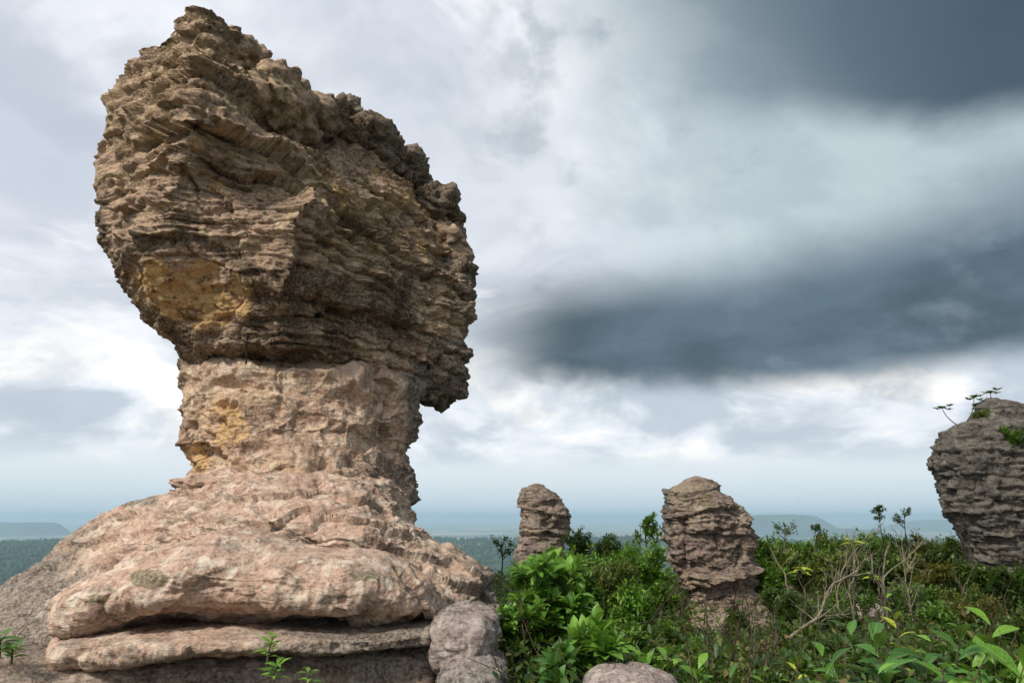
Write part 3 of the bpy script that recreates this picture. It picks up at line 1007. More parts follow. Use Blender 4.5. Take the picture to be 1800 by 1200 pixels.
boulder('boulder', 818, 1118, 54, 50, 6.6, .6, MAT['boulder'], 'smooth pale grey boulder wedged beside the right-hand end of the pink slab'.replace('right-hand end', 'end'), 31, .2, None, 80, 110, .14, 3.2)
boulder('boulder', 832, 1196, 58, 44, 6.15, .6, MAT['boulder'], 'dark fissured boulder beneath the smooth pale grey one', 33, .6, None, 70, 100, .2, 2.8)
boulder('boulder', 1106, 1232, 84, 54, 5.3, .5, MAT['boulder'], 'low pinkish boulder with a rounded back rising from the leafy undergrowth', 35, .2, None, 60, 90, .18, 2.4)


# =================================================================== stone pillars further back
def pillar(outline, Y, depth, nr, na, mat, seed, grey, beds, lean=0.0, lines=(), shrink=6.0, **kw):
    """outline: (row, left column, right column) from the top down"""
    O = np.asarray(outline, float)
    zz = CAM_Z + slope(O[:, 0]) * Y
    keys = np.stack([zz, O[:, 1], O[:, 2]], 1)
    sc = Y / FPX
    d = np.abs(np.diff(keys[:, 0])) + sc * np.abs(np.diff(keys[:, 1:], axis=0)).max(1)
    s = np.concatenate([[0], np.cumsum(d)])
    t = np.linspace(0, s[-1], nr)
    z_, l_, r_ = [smooth1(np.interp(t, s, keys[:, c]), 2.0, 0) for c in range(3)]
    c_, h_ = (l_ + r_) / 2, (r_ - l_) / 2
    th = np.arange(na) * 2 * math.pi / na
    # denser on the camera side
    th = th + .35 * np.sin(th * 1.0 + math.pi / 2) * 0
    ex = 2 / 2.7
    a = np.sign(np.cos(th)) * np.abs(np.cos(th)) ** ex
    b = np.sign(np.sin(th)) * np.abs(np.sin(th)) ** ex
    Yv = Y + depth * (h_[:, None] * Y / FPX) * b[None] + lean * (z_ - z_[-1])[:, None]
    sh_ = h_ - np.minimum(shrink, h_ * .3)
    X = x_of(c_[:, None] + sh_[:, None] * a[None], Yv, z_[:, None])
    P = np.stack([X, Yv, np.broadcast_to(z_[:, None], X.shape)], 2)
    P = close_top(P, .02, 6)
    px, py = pix(P)
    k_ = 60.0 * 13 / Y
    wx = px + .05 * k_ * fbm(P.reshape(-1, 3) * 2.5, 3).reshape(px.shape)
    wy = py + .07 * k_ * fbm(P.reshape(-1, 3) * 2.5 + 30, 3).reshape(px.shape)
    ex = 0 * px
    for pts, A, w, mode in lines:
        ex = ex + crease(wx, wy, pts, A, w, mode)
    ex = ex * (P[..., 1] < Y)
    return weather(P, beds=beds, seed=seed, extra=ex, **kw)


PB = ((.7, .08), (.25, .08), (.10, .07), (.05, .04))
Q = pillar([(838, 1214, 1234), (842, 1199, 1252), (851, 1185, 1263), (863, 1166, 1269), (872, 1166, 1285), (890, 1165, 1304), (905, 1168, 1312), (925, 1168, 1319),
            (950, 1171, 1319), (975, 1176, 1316), (990, 1182, 1320), (1005, 1190, 1332), (1018, 1196, 1336), (1028, 1198, 1318), (1036, 1200, 1322), (1060, 1200, 1345),
            (1085, 1196, 1385), (1110, 1188, 1410), (1150, 1180, 1430)], 13.2, .9, 250, 230, None, 41, 0, PB, lines=(([(1160, 912), (1200, 908), (1240, 898), (1310, 892)], .10, 6, 'ledge'), ([(1196, 906), (1200, 950), (1198, 1015)], .12, 3.5, 'trench'), ([(1190, 1036), (1240, 1030), (1290, 1018), (1345, 1004)], .16, 8, 'ledge'), ([(1262, 930), (1266, 960), (1280, 985)], .08, 5, 'ledge'), ([(1180, 872), (1215, 868), (1262, 858)], .07, 5, 'ledge'), ([(1210, 935), (1260, 930), (1312, 926)], .06, 5, 'ledge')), low=.08, low_s=1.0, block=.06, block_s=(.9, .9, .6), rid=.03, fine=.015, chip=.025, warp=.12, flat_top=.9, scoop=((1.4, 2.8, .09), (3.8, 9, .06)))
px, py = pix(Q)
me = ring_mesh('rock_pillar', Q, masks(Q, grey=.25 + .4 * sst(905, 890, py) * 0 + .5 * sst(1190, 1172, px), pinkish=.75 * sst(890, 905, py) * sst(1010, 990, py), lichen=.3,
                                       moss=.9 * sst(1, .3, np.hypot((px - 1240) / 20, (py - 874) / 13))))
tag(link('rock_pillar', me, MAT['pillar']), 'squat purplish-brown stone pillar with a slanting crown, rising from low scrub', 'rock pillar')

Q = pillar([(850, 936, 950), (853, 929, 957), (859, 920, 967), (868, 913, 977), (878, 911, 985), (888, 910, 992), (900, 909, 999), (910, 911, 1003), (920, 912, 1001), (926, 909, 1003),
            (934, 906, 1003), (945, 904, 1005), (952, 906, 998), (975, 901, 993), (1010, 897, 1000), (1060, 890, 1010)], 26.0, .9, 150, 160, None, 43, 0,
           ((.8, .12), (.35, .12), (.14, .06)), lines=(([(905, 890), (940, 898), (1005, 912)], .2, 5, 'ledge'), ([(950, 918), (975, 925), (990, 920)], .2, 7, 'trench'), ([(900, 938), (960, 934), (1010, 946)], .25, 6, 'ledge')), low=.06, low_s=.7, block=.05, block_s=(.7, .7, .7), rid=.04, rid_s=1.6, fine=.025, fine_s=5, chip=.02, warp=.15, flat_top=.9, scoop=((1.0, 2.2, .11), (3.0, 5, .07)))
me = ring_mesh('rock_pillar', Q, masks(Q, grey=.45, pinkish=.4, lichen=.2))
tag(link('rock_pillar', me, MAT['pillar']), 'small dome-topped stone pillar standing behind the bright broadleaf bush', 'rock pillar')

Q = pillar([(706, 1728, 1768), (710, 1716, 1790), (722, 1708, 1830), (738, 1704, 1850), (747, 1690, 1860), (756, 1666, 1870), (768, 1654, 1875), (785, 1648, 1880), (805, 1644, 1885),
            (825, 1645, 1885), (842, 1650, 1885), (860, 1653, 1885), (880, 1656, 1880), (900, 1664, 1880), (915, 1672, 1875), (930, 1686, 1875), (950, 1700, 1880), (975, 1706, 1890),
            (1000, 1710, 1900), (1030, 1706, 1910), (1080, 1695, 1930), (1130, 1690, 1950)], 14.5, .85, 250, 240, None, 47, 0,
           ((.6, .10), (.24, .11), (.1, .06), (.045, .025)), low=.06, low_s=.7, block=.04, block_s=(.7, .7, .8), rid=.05, fine=.022, chip=.03, warp=.12, flat_top=.5, scoop=((1.2, 2.6, .09), (3.5, 7, .05)))
px, py = pix(Q)
me = ring_mesh('rock_pillar', Q, masks(Q, grey=.55, pinkish=.9 * sst(1660, 1648, px), lichen=.3))
tag(link('rock_pillar', me, MAT['pillar_dark']), 'tall dark grey layered stone pillar with plants sprouting on top', 'rock pillar')


# =================================================================== ground: hilltop, slope, plain to the horizon
def ground_z(x, y):
    r = np.hypot(x, y)
    az = np.degrees(np.arctan2(x, y))
    p = np.stack([x, y, np.zeros_like(x)], 1)
    near = .05 - .018 * np.clip(y - 9, -4, 60) - .006 * np.clip(np.abs(x + 2) - 8, 0, 40)
    near += .10 * fbm(p * .22, 3) * sst(3, 8, r)
    r0 = 15 + 9 * sst(-12, 10, az)
    hill = near - np.minimum(.34 * np.clip(r - r0, 0, None), 95) - np.clip(r - 320, 0, 1500) * .06
    far = -215 + 6 * fbm(p * .0011, 3)
    ridge = -108 - 16 * fbm(np.stack([az * .11, az * 0, az * 0 + 2.2], 1), 3)           # forested spur across the middle distance
    spur = sst(1200, 3300, r) * sst(4300, 3500, r)
    z = np.where(r < 1300, hill, far)
    z = far + (hill - far) * sst(1500, 500, r)
    z = z + (ridge - far) * spur - r * r / (2 * 6.37e6)                  # the earth's curve
    return z


rr = np.concatenate([[0.0], np.geomspace(.6, 60, 90), np.geomspace(64, 900, 40), np.geomspace(930, 6000, 80), np.geomspace(6300, 60000, 60)])
na = 360
aa = np.arange(na) * 2 * math.pi / na
X = rr[:, None] * np.sin(aa)[None]
Y = rr[:, None] * np.cos(aa)[None]
Z = ground_z(X.ravel(), Y.ravel()).reshape(X.shape)
me = raw_mesh('ground', np.stack([X, Y, Z], 2).reshape(-1, 3), grid_faces(len(rr), na)[:, ::-1])
m, g = new_mat('ground_cover')
geo = g.node('ShaderNodeNewGeometry')
p = geo.outputs['Position']
sepn = g.node('ShaderNodeSeparateXYZ')
g.l.new(p, sepn.inputs[0])
dist = g.m('SQRT', g.add(g.mul(sepn.outputs[0], sepn.outputs[0]), g.mul(sepn.outputs[1], sepn.outputs[1])))
litter = g.mix(g.ss(.4, .6, g.noise(p, 9, 6, .7)), lin('#3a3324'), lin('#5b4f3a'))
litter = g.mix(g.ss(.5, .62, g.noise(p, 1.7, 5, .6)), litter, lin('#46472a'))
wood = g.mix(g.ss(.35, .65, g.noise(p, .012, 6, .65)), lin('#2f4228'), lin('#45583a'))
wood = g.mix(g.ss(.60, .66, g.noise(p, .0022, 4, .6)), wood, lin('#6a7450'))
fld = g.voro(g.vscale(p, (1, 2.2, 1)), .0016, 'F1', 'Color')
sc_ = g.node('ShaderNodeSeparateColor')
g.l.new(fld, sc_.inputs[0])
plain = g.mix(g.ss(.3, .7, sc_.outputs[0]), lin('#5a6a4c'), lin('#a8a684'))
plain = g.mix(g.ss(.5, .62, g.noise(p, .0009, 5, .6)), plain, lin('#4c5e46'))
col = g.mix(g.ss(22, 60, dist), litter, wood)
col = g.mix(g.ss(4000, 5200, dist), col, plain)
finish(g, col, .95, g.noise(p, 14, 5, .7), .02, .6, .1)
tag(link('ground', me, m), kind='structure')


def mesa(name, pxl, pxr, ytop, D, seed, tl=.12, tr=.22):
    """flat-topped hill far out on the plain"""
    n, k = 160, 26
    u = np.linspace(0, 1, n)
    top = CAM_Z + float(slope(ytop)) * D
    prof = sst(0, tl, u) * sst(1, 1 - tr, u)
    pxs = pxl + (pxr - pxl) * u
    v = np.linspace(0, 1, k)
    rows = []
    for vv in v:
        Yv = D + (vv - .5) * D * .10
        hgt = (top + 240) * prof * sst(0, .32, vv) * sst(1, .68, vv)
        X = (pxs - 900) / FPX * D * CP
        pp = np.stack([X * .002, np.full(n, Yv * .002 + seed), np.zeros(n)], 1)
        rows.append(np.stack([X, np.full(n, Yv), -240 + hgt * (1 + .045 * fbm(pp, 4) - .02)], 1))
    P = np.array(rows)
    r = np.arange(k - 1)[:, None]
    a = np.arange(n - 1)[None]
    F = np.stack([r * n + a, r * n + a + 1, (r + 1) * n + a + 1, (r + 1) * n + a], 2).reshape(-1, 4)
    me = raw_mesh(name, P.reshape(-1, 3), F)
    return tag(link(name, me, MAT['hill']), kind='structure')


m, g = new_mat('wooded_hill')
geo = g.node('ShaderNodeNewGeometry')
finish(g, g.mix(g.ss(.35, .65, g.noise(geo.outputs['Position'], .006, 6, .65)), lin('#2c3d2c'), lin('#4d5b42')), .95)
MAT['hill'] = m
mesa('hill', 1262, 1492, 904, 8600, 1.0, .30, .34)
mesa('hill', 1500, 1760, 913, 10500, 2.0, .5, .3)
mesa('hill', -80, 128, 917, 8000, 3.0, .3, .22)
mesa('hill', 1310, 1640, 928, 7400, 4.0, .3, .5)

# the wood on the middle spur: thousands of crowns that read as one mass
rs = np.random.default_rng(5)
nt = 5200
px_ = np.concatenate([rs.uniform(-20, 190, nt // 2), rs.uniform(740, 1120, nt // 3), rs.uniform(1330, 1700, nt - nt // 2 - nt // 3)])
D_ = 650 + 3050 * rs.random(nt) ** .75
X = (px_ - 900) / FPX * D_ * CP
Yy = D_
Z = ground_z(X, Yy)
ico = np.array([(0, 0, 1), (.9, 0, .35), (.28, .85, .35), (-.73, .53, .35), (-.73, -.53, .35), (.28, -.85, .35), (.75, .5, -.4), (-.28, .85, -.4), (-.9, 0, -.4), (-.28, -.85, -.4), (.72, -.53, -.4)])
it = [(0, 1, 2), (0, 2, 3), (0, 3, 4), (0, 4, 5), (0, 5, 1), (1, 6, 2), (2, 6, 7), (2, 7, 3), (3, 7, 8), (3, 8, 4), (4, 8, 9), (4, 9, 5), (5, 9, 10), (5, 10, 1), (1, 10, 6)]
h = rs.uniform(7, 15, nt)
w = rs.uniform(5, 10, nt)
V = np.stack([X, Yy, Z + h * .35], 1)[:, None] + (ico[None] + rs.normal(0, .12, (nt, 11, 3))) * np.stack([w, w, h * .8], 1)[:, None]
F = (np.array(it)[None] + (np.arange(nt) * 11)[:, None, None]).reshape(-1, 3)
m, g = new_mat('far_wood')
geo = g.node('ShaderNodeNewGeometry')
finish(g, g.mix(g.ss(.35, .65, g.noise(geo.outputs['Position'], .03, 5, .65)), lin('#1d3019'), lin('#36502b')), .95)
tag(link('far_forest', raw_mesh('far_forest', V.reshape(-1, 3), F, False), m), 'dark green forest covering the low spur beyond the hilltop', 'forest', kind='stuff')

# ------------------------------------------------------------------ haze
s_, zb, ztop = 62000.0, -620.0, 40.0
V = [(x, y, z) for z in (zb, ztop) for x, y in ((-s_, -s_), (s_, -s_), (s_, s_), (-s_, s_))]
F = [(0, 3, 2, 1), (4, 5, 6, 7), (0, 1, 5, 4), (1, 2, 6, 5), (2, 3, 7, 6), (3, 0, 4, 7)]
m, g = new_mat('haze_air')
pv = g.node('ShaderNodeVolumePrincipled')
pv.inputs['Color'].default_value = (.60, .81, 1.0, 1)
pv.inputs['Density'].default_value = .00013
pv.inputs['Anisotropy'].default_value = .1
o = g.node('ShaderNodeOutputMaterial')
g.l.new(pv.outputs[0], o.inputs['Volume'])
tag(link('haze', raw_mesh('haze', np.array(V), np.array(F), False), m), kind='stuff')


# =================================================================== vegetation
def leaf_mat(name, a, b, c=None, use='attr', rough=.42, trans=.3, vein=False):
    m, g = new_mat(name)
    if use == 'attr':
        t = attr(g, 'tint')
    else:
        oi = g.node('ShaderNodeObjectInfo')
        t = oi.outputs['Random']
    col = g.mix(t, a, b)
    if c is not None:
        col = g.mix(g.ss(.86, .93, t), col, c)
    geo = g.node('ShaderNodeNewGeometry')
    col = g.mix(g.ss(.35, .7, g.noise(geo.outputs['Position'], 23, 3, .6), 0, .35), col, g.mix(.5, col, b))
    if use == 'obj':
        # pale midrib and faint side veins, drawn in the leaf's own coordinates
        tcn = g.node('ShaderNodeTexCoord')
        sp_ = g.node('ShaderNodeSeparateXYZ')
        g.l.new(tcn.outputs['Object'], sp_.inputs[0])
        ay = g.m('ABSOLUTE', sp_.outputs[1])
        rib = g.ss(.014, .004, ay)
        sv = g.m('SINE', g.mul(g.sub(sp_.outputs[0], g.mul(ay, .8)), 62.0))
        vein = g.m('MAXIMUM', rib, g.mul(g.ss(.80, 1.0, sv), .45))
        col = g.mix(g.mul(vein, .45), col, lin('#b5c785'))
        blot = g.noise(tcn.outputs['Object'], 5.0, 5, .6)
        col = g.mix(g.ss(.60, .68, blot, 0, .5), col, lin('#5a4a26'))
        col = g.mix(g.ss(.46, .30, blot, 0, .45), col, a)
    b_ = g.node('ShaderNodeBsdfPrincipled')
    g.put(b_.inputs['Base Color'], col)
    b_.inputs['Roughness'].default_value = rough
    b_.inputs['Specular IOR Level'].default_value = .35
    tr = g.node('ShaderNodeBsdfTranslucent')
    g.put(tr.inputs[0], g.mix(.5, col, lin('#9db83a')))
    mx = g.node('ShaderNodeMixShader')
    mx.inputs[0].default_value = trans
    g.l.new(b_.outputs[0], mx.inputs[1])
    g.l.new(tr.outputs[0], mx.inputs[2])
    o = g.node('ShaderNodeOutputMaterial')
    g.l.new(mx.outputs[0], o.inputs[0])
    return m


def bark_mat(name, a, b):
    m, g = new_mat(name)
    geo = g.node('ShaderNodeNewGeometry')
    p = geo.outputs['Position']
    finish(g, g.mix(g.ss(.35, .65, g.noise(p, 14, 5, .65)), a, b), .9, g.noise(p, 40, 3, .6), .01, .6, .1)
    return m


LM = {
    'bright': leaf_mat('leaf_bright', lin('#2f5a1c'), lin('#79a83a'), lin('#a9c24a')),
    'bright_one': leaf_mat('leaf_bright_single', lin('#3a6a22'), lin('#80b040'), None, 'obj'),
    'deep': leaf_mat('leaf_deep', lin('#2a4a16'), lin('#678f30'), lin('#97b046')),
    'olive': leaf_mat('leaf_olive', lin('#3a4a1e'), lin('#76843e'), lin('#9a8a44')),
    'dark': leaf_mat('leaf_dark', lin('#22371a'), lin('#4f6d2e'), lin('#74883c')),
    'blue': leaf_mat('leaf_bluegreen', lin('#1d3a2a'), lin('#3f6a48'), None),
    'blue_one': leaf_mat('leaf_bluegreen_single', lin('#274d22'), lin('#54893a'), None, 'obj'),
    'yellow_one': leaf_mat('leaf_yellow_single', lin('#7f9a24'), lin('#c0c43c'), None, 'obj'),
    'yellow': leaf_mat('leaf_yellow', lin('#8a9a2a'), lin('#c2b93e'), None),
    'dry': leaf_mat('leaf_dry', lin('#4a4128'), lin('#8a7a50'), lin('#8b5a33'), 'attr', .8, .15),
    'red': leaf_mat('leaf_red', lin('#3a3c1a'), lin('#76702f'), lin('#8f5a30')),
}
BARK = bark_mat('bark_grey_brown', lin('#3b332a'), lin('#6a5e4e'))
BARK_PALE = bark_mat('bark_pale', lin('#675e50'), lin('#938976'))
BARK_DARK = bark_mat('bark_dark', lin('#221d18'), lin('#453a2e'))

# leaf shapes, along +X, unit length, upper side +Z
_n = 7
_t = np.linspace(0, 1, _n)
_w = np.array([.03, .10, .17, .215, .21, .14, .012])
_z = .10 * np.sin(_t * 2.6) - .10 * _t ** 2
BIG_V = np.concatenate([np.stack([_t, _w * s, _z + np.abs(s) * _w * .30], 1) for s in (-1, 0, 1)])
BIG_F = np.array([(r * _n + c, r * _n + c + 1, (r + 1) * _n + c + 1, (r + 1) * _n + c) for r in (0, 1) for c in range(_n - 1)])
_w2 = np.array([.02, .09, .15, .16, .13, .07, .01])
LANCE_V = np.concatenate([np.stack([_t, _w2 * s, .05 * np.sin(_t * 3) - .22 * _t ** 2 + np.abs(s) * _w2 * .35], 1) for s in (-1, 0, 1)])
SM_V = np.array([(0, 0, 0), (.48, .24, .07), (.48, -.24, .07), (1, 0, -.08)])
SM_F = np.array([(0, 2, 3), (0, 3, 1)])
BIG_T = np.vstack([BIG_F[:, [0, 1, 2]], BIG_F[:, [0, 2, 3]]])


def frames(ax, up):
    ax = ax / (np.linalg.norm(ax, axis=1, keepdims=True) + 1e-9)
    ey = np.cross(up, ax)
    ey /= np.linalg.norm(ey, axis=1, keepdims=True) + 1e-9
    ez = np.cross(ax, ey)
    return np.stack([ax, ey, ez], 2)          # columns


def bulk_leaves(name, pos, ax, up, size, tint, V=SM_V, F=SM_F):
    Fr = frames(ax, up)
    W = np.einsum('nij,vj->nvi', Fr, V) * size[:, None, None] + pos[:, None]
    Fa = (F[None] + (np.arange(len(pos)) * len(V))[:, None, None]).reshape(-1, F.shape[1])
    return raw_mesh(name, W.reshape(-1, 3), Fa, False, {'tint': np.repeat(tint, len(V))})


_leaf_cache = {}


def leaf_proto(kind, mat):
    key = (kind, mat.name)
    if key not in _leaf_cache:
        me = raw_mesh('leaf', BIG_V if kind == 'big' else LANCE_V, BIG_F)
        me.materials.append(mat)
        _leaf_cache[key] = me
    return _leaf_cache[key]


def leaf_objects(parent, pos, ax, up, size, kind, mat):
    me = leaf_proto(kind, mat)
    Fr = frames(ax, up)
    off = np.array(parent.location)
    for i in range(len(pos)):
        M = Matrix.Identity(4)
        R = Fr[i] * size[i]
        for r in range(3):
            for c in range(3):
                M[r][c] = R[r, c]
            M[r][3] = pos[i][r] - off[r]
        o = bpy.data.objects.new('leaf', me)
        COL.objects.link(o)
        o.parent = parent
        o.matrix_basis = M


def skeleton(rs, base, height, spread, stems=4, forks=4, twigs=3, lean=(0, 0), curl=.25, r0=.02, low=.35):
    """branching bush; returns tube parts and the twig tips (position, direction)"""
    parts, tips = [], []
    base = np.asarray(base, float)

    def path(p, d, L, r, n=6, wob=curl):
        pts = [p.copy()]
        d = d / np.linalg.norm(d)
        for k in range(n):
            d = d + rs.normal(0, wob / n ** .5 * .6, 3) + np.array((0, 0, .05))
            d /= np.linalg.norm(d)
            pts.append(pts[-1] + d * L / n)
        pts = np.array(pts)
        parts.append(tube(pts, np.linspace(r, r * .45, len(pts)), 5 if n > 5 else 3))
        return pts, d

    for s in range(stems):
        a = rs.uniform(0, 6.283)
        out = rs.uniform(.15, 1.0) * spread
        d = np.array((math.cos(a) * out + lean[0], math.sin(a) * out + lean[1], height * rs.uniform(.65, 1.0)))
        L = np.linalg.norm(d)
        pts, dd = path(base + np.array((math.cos(a), math.sin(a), 0)) * .04 * spread, d, L * .85, r0)
        tips.append((pts[-1], dd))
        for f in range(forks):
            k = rs.integers(2, len(pts))
            u = rs.uniform(low, 1)
            q = pts[0] + 0 * u
            ii = min(len(pts) - 2, int(u * (len(pts) - 1)))
            q = pts[ii] + (pts[ii + 1] - pts[ii]) * rs.random()
            b = rs.uniform(0, 6.283)
            bd = np.array((math.cos(b), math.sin(b), rs.uniform(.2, 1.1)))
            p2, d2 = path(q, bd, L * rs.uniform(.22, .42) * max(.5, spread / height), r0 * .5, 5)
            tips.append((p2[-1], d2))
            for w in range(twigs):
                q2 = p2[rs.integers(1, len(p2))]
                b = rs.uniform(0, 6.283)
                p3, d3 = path(q2, np.array((math.cos(b), math.sin(b), rs.uniform(.1, 1.2))), L * rs.uniform(.08, .2), r0 * .25, 4)
                tips.append((p3[-1], d3))
                tips.append((p3[2], d3))
    return parts, tips


def whorl(rs, tips, per, spread_up=.4, size=(.1, .16), back=.06):
    pos, ax, up, sz = [], [], [], []
    for p, d in tips:
        n = per if np.isscalar(per) else rs.integers(per[0], per[1] + 1)
        a0 = rs.uniform(0, 6.283)
        u = np.cross(d, (0.2, 0.5, .1))
        u /= np.linalg.norm(u) + 1e-9
        w = np.cross(d, u)
        for k in range(n):
            a = a0 + k * 2.4 + rs.normal(0, .2)
            o = math.cos(a) * u + math.sin(a) * w
            t = rs.uniform(.25, 1.0) * spread_up + rs.normal(0, .1)
            axv = o * (1 - .45 * t) + d * (t + .2) + np.array((0, 0, .15))
            pos.append(p - d * rs.uniform(0, back))
            ax.append(axv)
            up.append(np.array((0, 0, 1.0)) + d * .5 + rs.normal(0, .25, 3))
            sz.append(rs.uniform(*size))
    return np.array(pos), np.array(ax), np.array(up), np.array(sz)


def gz(x, y):
    return float(ground_z(np.array([float(x)]), np.array([float(y)]))[0])


def spot(px_, Y_):
    x = float(x_of(px_, Y_, 0))
    return np.array((x, Y_, gz(x, Y_)))


def fine_shrub(px_, ytop, Y_, wpx, name, label, group, leaf, n_per=(10, 16), size=(.05, .085), seed=0, stems=6, forks=6, twigs=3, bark=None, cat='shrub', base=None, tw_mul=1.0, low=.25):
    rs = np.random.default_rng(seed)
    b = spot(px_, Y_) if base is None else np.asarray(base, float)
    top = CAM_Z + float(slope(ytop)) * Y_
    h = max(.25, (top - b[2]) * 1.1)
    sp = wpx / FPX * Y_ / 2
    root = empty(name, tuple(b - np.array((0, 0, .03))))
    tag(root, label, cat, group)
    parts, tips = skeleton(rs, b - np.array((0, 0, .03)), h * .92, sp * .9, stems, forks, twigs, r0=.012 + .012 * h, low=low)
    V, F = merge(parts)
    link('branches', raw_mesh('branches', V, F), bark or BARK, root)
    pos, ax, up, sz = whorl(rs, tips, n_per, .5, size, .5 * sp)
    pos += rs.normal(0, .05 * sp, pos.shape)
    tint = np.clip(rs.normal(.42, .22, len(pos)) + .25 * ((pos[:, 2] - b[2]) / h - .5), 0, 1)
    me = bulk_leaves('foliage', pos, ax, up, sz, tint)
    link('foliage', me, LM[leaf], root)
    return root


def broadleaf(px_, ytop, Y_, wpx, name, label, leaf_one, leaf_fill, seed, size=(.13, .21), stems=6, forks=4, twigs=1, per=(5, 8), kind='big', fill=1.0, cat='shrub', group=None, base=None, limit=290):
    rs = np.random.default_rng(seed)
    b = spot(px_, Y_) if base is None else np.asarray(base, float)
    top = CAM_Z + float(slope(ytop)) * Y_
    h = max(.2, top - b[2])
    sp = wpx / FPX * Y_ / 2
    root = empty(name, tuple(b - np.array((0, 0, .03))))
    tag(root, label, cat, group)
    parts, tips = skeleton(rs, b - np.array((0, 0, .03)), h * .86, sp * .8, stems, forks, twigs, r0=.012 + .008 * h)
    V, F = merge(parts)
    link('branches', raw_mesh('branches', V, F), BARK, root)
    pos, ax, up, sz = whorl(rs, tips, per, .75, size, .04)
    # the leaves facing the camera side and the top ones stand alone, the inner ones are one mass
    order = np.argsort(-(pos[:, 2] * 1.0 - pos[:, 1] * .8))
    one = order[:limit]
    rest = order[limit:]
    leaf_objects(root, pos[one], ax[one], up[one], sz[one], kind, LM[leaf_one])
    if len(rest) > 3 and fill:
        me = bulk_leaves('foliage', pos[rest], ax[rest], up[rest], sz[rest], np.clip(rs.normal(.35, .2, len(rest)), 0, 1), BIG_V, BIG_F)
        tag(link('foliage', me, LM[leaf_fill], root), kind='stuff')
    return root


# ------------------------------------------------------------------ bushes beside the pedestal
broadleaf(955, 930, 7.6, 170, 'broadleaf_shrub', 'bright green bush with upright glossy leaves beside the pedestal of the mushroom rock', 'bright_one', 'bright', 101, (.12, .19), 9, 5, 2, (5, 8))
broadleaf(905, 1000, 7.2, 90, 'broadleaf_shrub', 'small glossy bush squeezed between the grey boulder and the tall bright bush', 'bright_one', 'deep', 102, (.09, .14), 6, 4, 1, (5, 7), limit=160)
broadleaf(1062, 1050, 5.7, 130, 'broadleaf_shrub', 'low bush with rosettes of large pale green leaves above the rounded pinkish boulder', 'bright_one', 'bright', 103, (.14, .20), 6, 3, 1, (6, 9), limit=220)
broadleaf(985, 1095, 5.6, 110, 'broadleaf_shrub', 'dim low bush of long leaves at the foot of the tall bright bush', 'blue_one', 'deep', 104, (.12, .18), 6, 3, 1, (4, 6), limit=160)
broadleaf(1150, 1120, 5.9, 130, 'broadleaf_shrub', 'low leafy bush just behind the rounded pinkish boulder', 'bright_one', 'deep', 105, (.11, .17), 6, 3, 1, (5, 7), limit=160)

THICK = [  # px, top row, Y, width px, leaf, leaf size, label
    (1030, 950, 12.0, 100, 'bright', (.06, .10), 'fresh green shrub behind the tall bright bush, beside the dome-topped pillar'),
    (1110, 945, 13.5, 110, 'deep', (.06, .10), 'full green shrub crowning the thicket between the pillars'),
    (1062, 958, 11.0, 110, 'deep', (.06, .10), 'dense mid-green shrub next to the tall bright bush'),
    (1100, 975, 10.0, 100, 'olive', (.05, .08), 'olive shrub in front of the thicket left of the squat pillar'.replace(' left of', ' near')),
    (1152, 950, 12.5, 100, 'bright', (.06, .09), 'light green shrub touching the flank of the squat pillar'),
    (1120, 1010, 9.0, 120, 'bright', (.05, .08), 'yellow-green low shrub below the olive shrub'),
    (1075, 935, 16.0, 90, 'dark', (.06, .09), 'dusky shrub rising behind the thicket between the dome-topped and squat pillars'),
    (1020, 930, 20.0, 60, 'dark', (.06, .09), 'thin greyish shrub at the shoulder of the dome-topped pillar'),
    (1165, 1015, 11.5, 60, 'deep', (.05, .08), 'green shrub crowding the foot of the squat pillar'),
    (1020, 985, 9.5, 90, 'deep', (.07, .11), 'broad dark shrub behind the tall bright bush'),
]
for k, (a, b_, c, d, lf, sz, lb) in enumerate(THICK):
    fine_shrub(a, b_, c, d, 'shrub', lb, 'shrubs between the pillars', lf, (15, 22), sz, 200 + k, 8, 7, 3)

BEHIND = [
    (1362, 935, 18, 90, 'deep', 'rounded green shrub just beyond the squat pillar'), (1420, 940, 19, 100, 'deep', 'wide green shrub with feathery top in the far thicket'),
    (1478, 938, 20, 90, 'olive', 'olive shrub in the far thicket below the flat-topped hill'), (1535, 926, 18, 110, 'deep', 'tall green shrub in the middle of the far thicket'),
    (1590, 925, 19, 110, 'dark', 'dark shrub at the feet of the two slender saplings'), (1650, 930, 19, 100, 'red', 'rusty-leaved shrub near the dark pillar'),
    (1690, 940, 17, 80, 'dark', 'dark shrub pressed against the dark grey pillar'), (1395, 965, 15, 100, 'olive', 'brownish shrub in front of the rounded green shrub'),
    (1460, 962, 14.5, 110, 'olive', 'straggly olive shrub tangled with pale bare branches'), (1530, 968, 14, 110, 'dark', 'dim shrub behind the pale forked branch'),
    (1600, 965, 14, 110, 'olive', 'thin olive shrub behind the pale slim trunk'), (1660, 975, 13, 100, 'red', 'brown-tinged shrub before the dark grey pillar'),
    (1350, 985, 13, 70, 'deep', 'green shrub hiding the heel of the squat pillar'), (1720, 985, 12.5, 110, 'dark', 'dark leafy shrub at the base of the dark grey pillar'),
    (1790, 990, 12, 100, 'dark', 'dark shrub overgrowing the corner of the dark grey pillar'),
]
for k, (a, b_, c, d, lf, lb) in enumerate(BEHIND):
    fine_shrub(a, b_, c, d, 'shrub', lb, 'shrubs of the far thicket', lf, (15, 21), (.08, .13), 240 + k, 8, 6, 3)

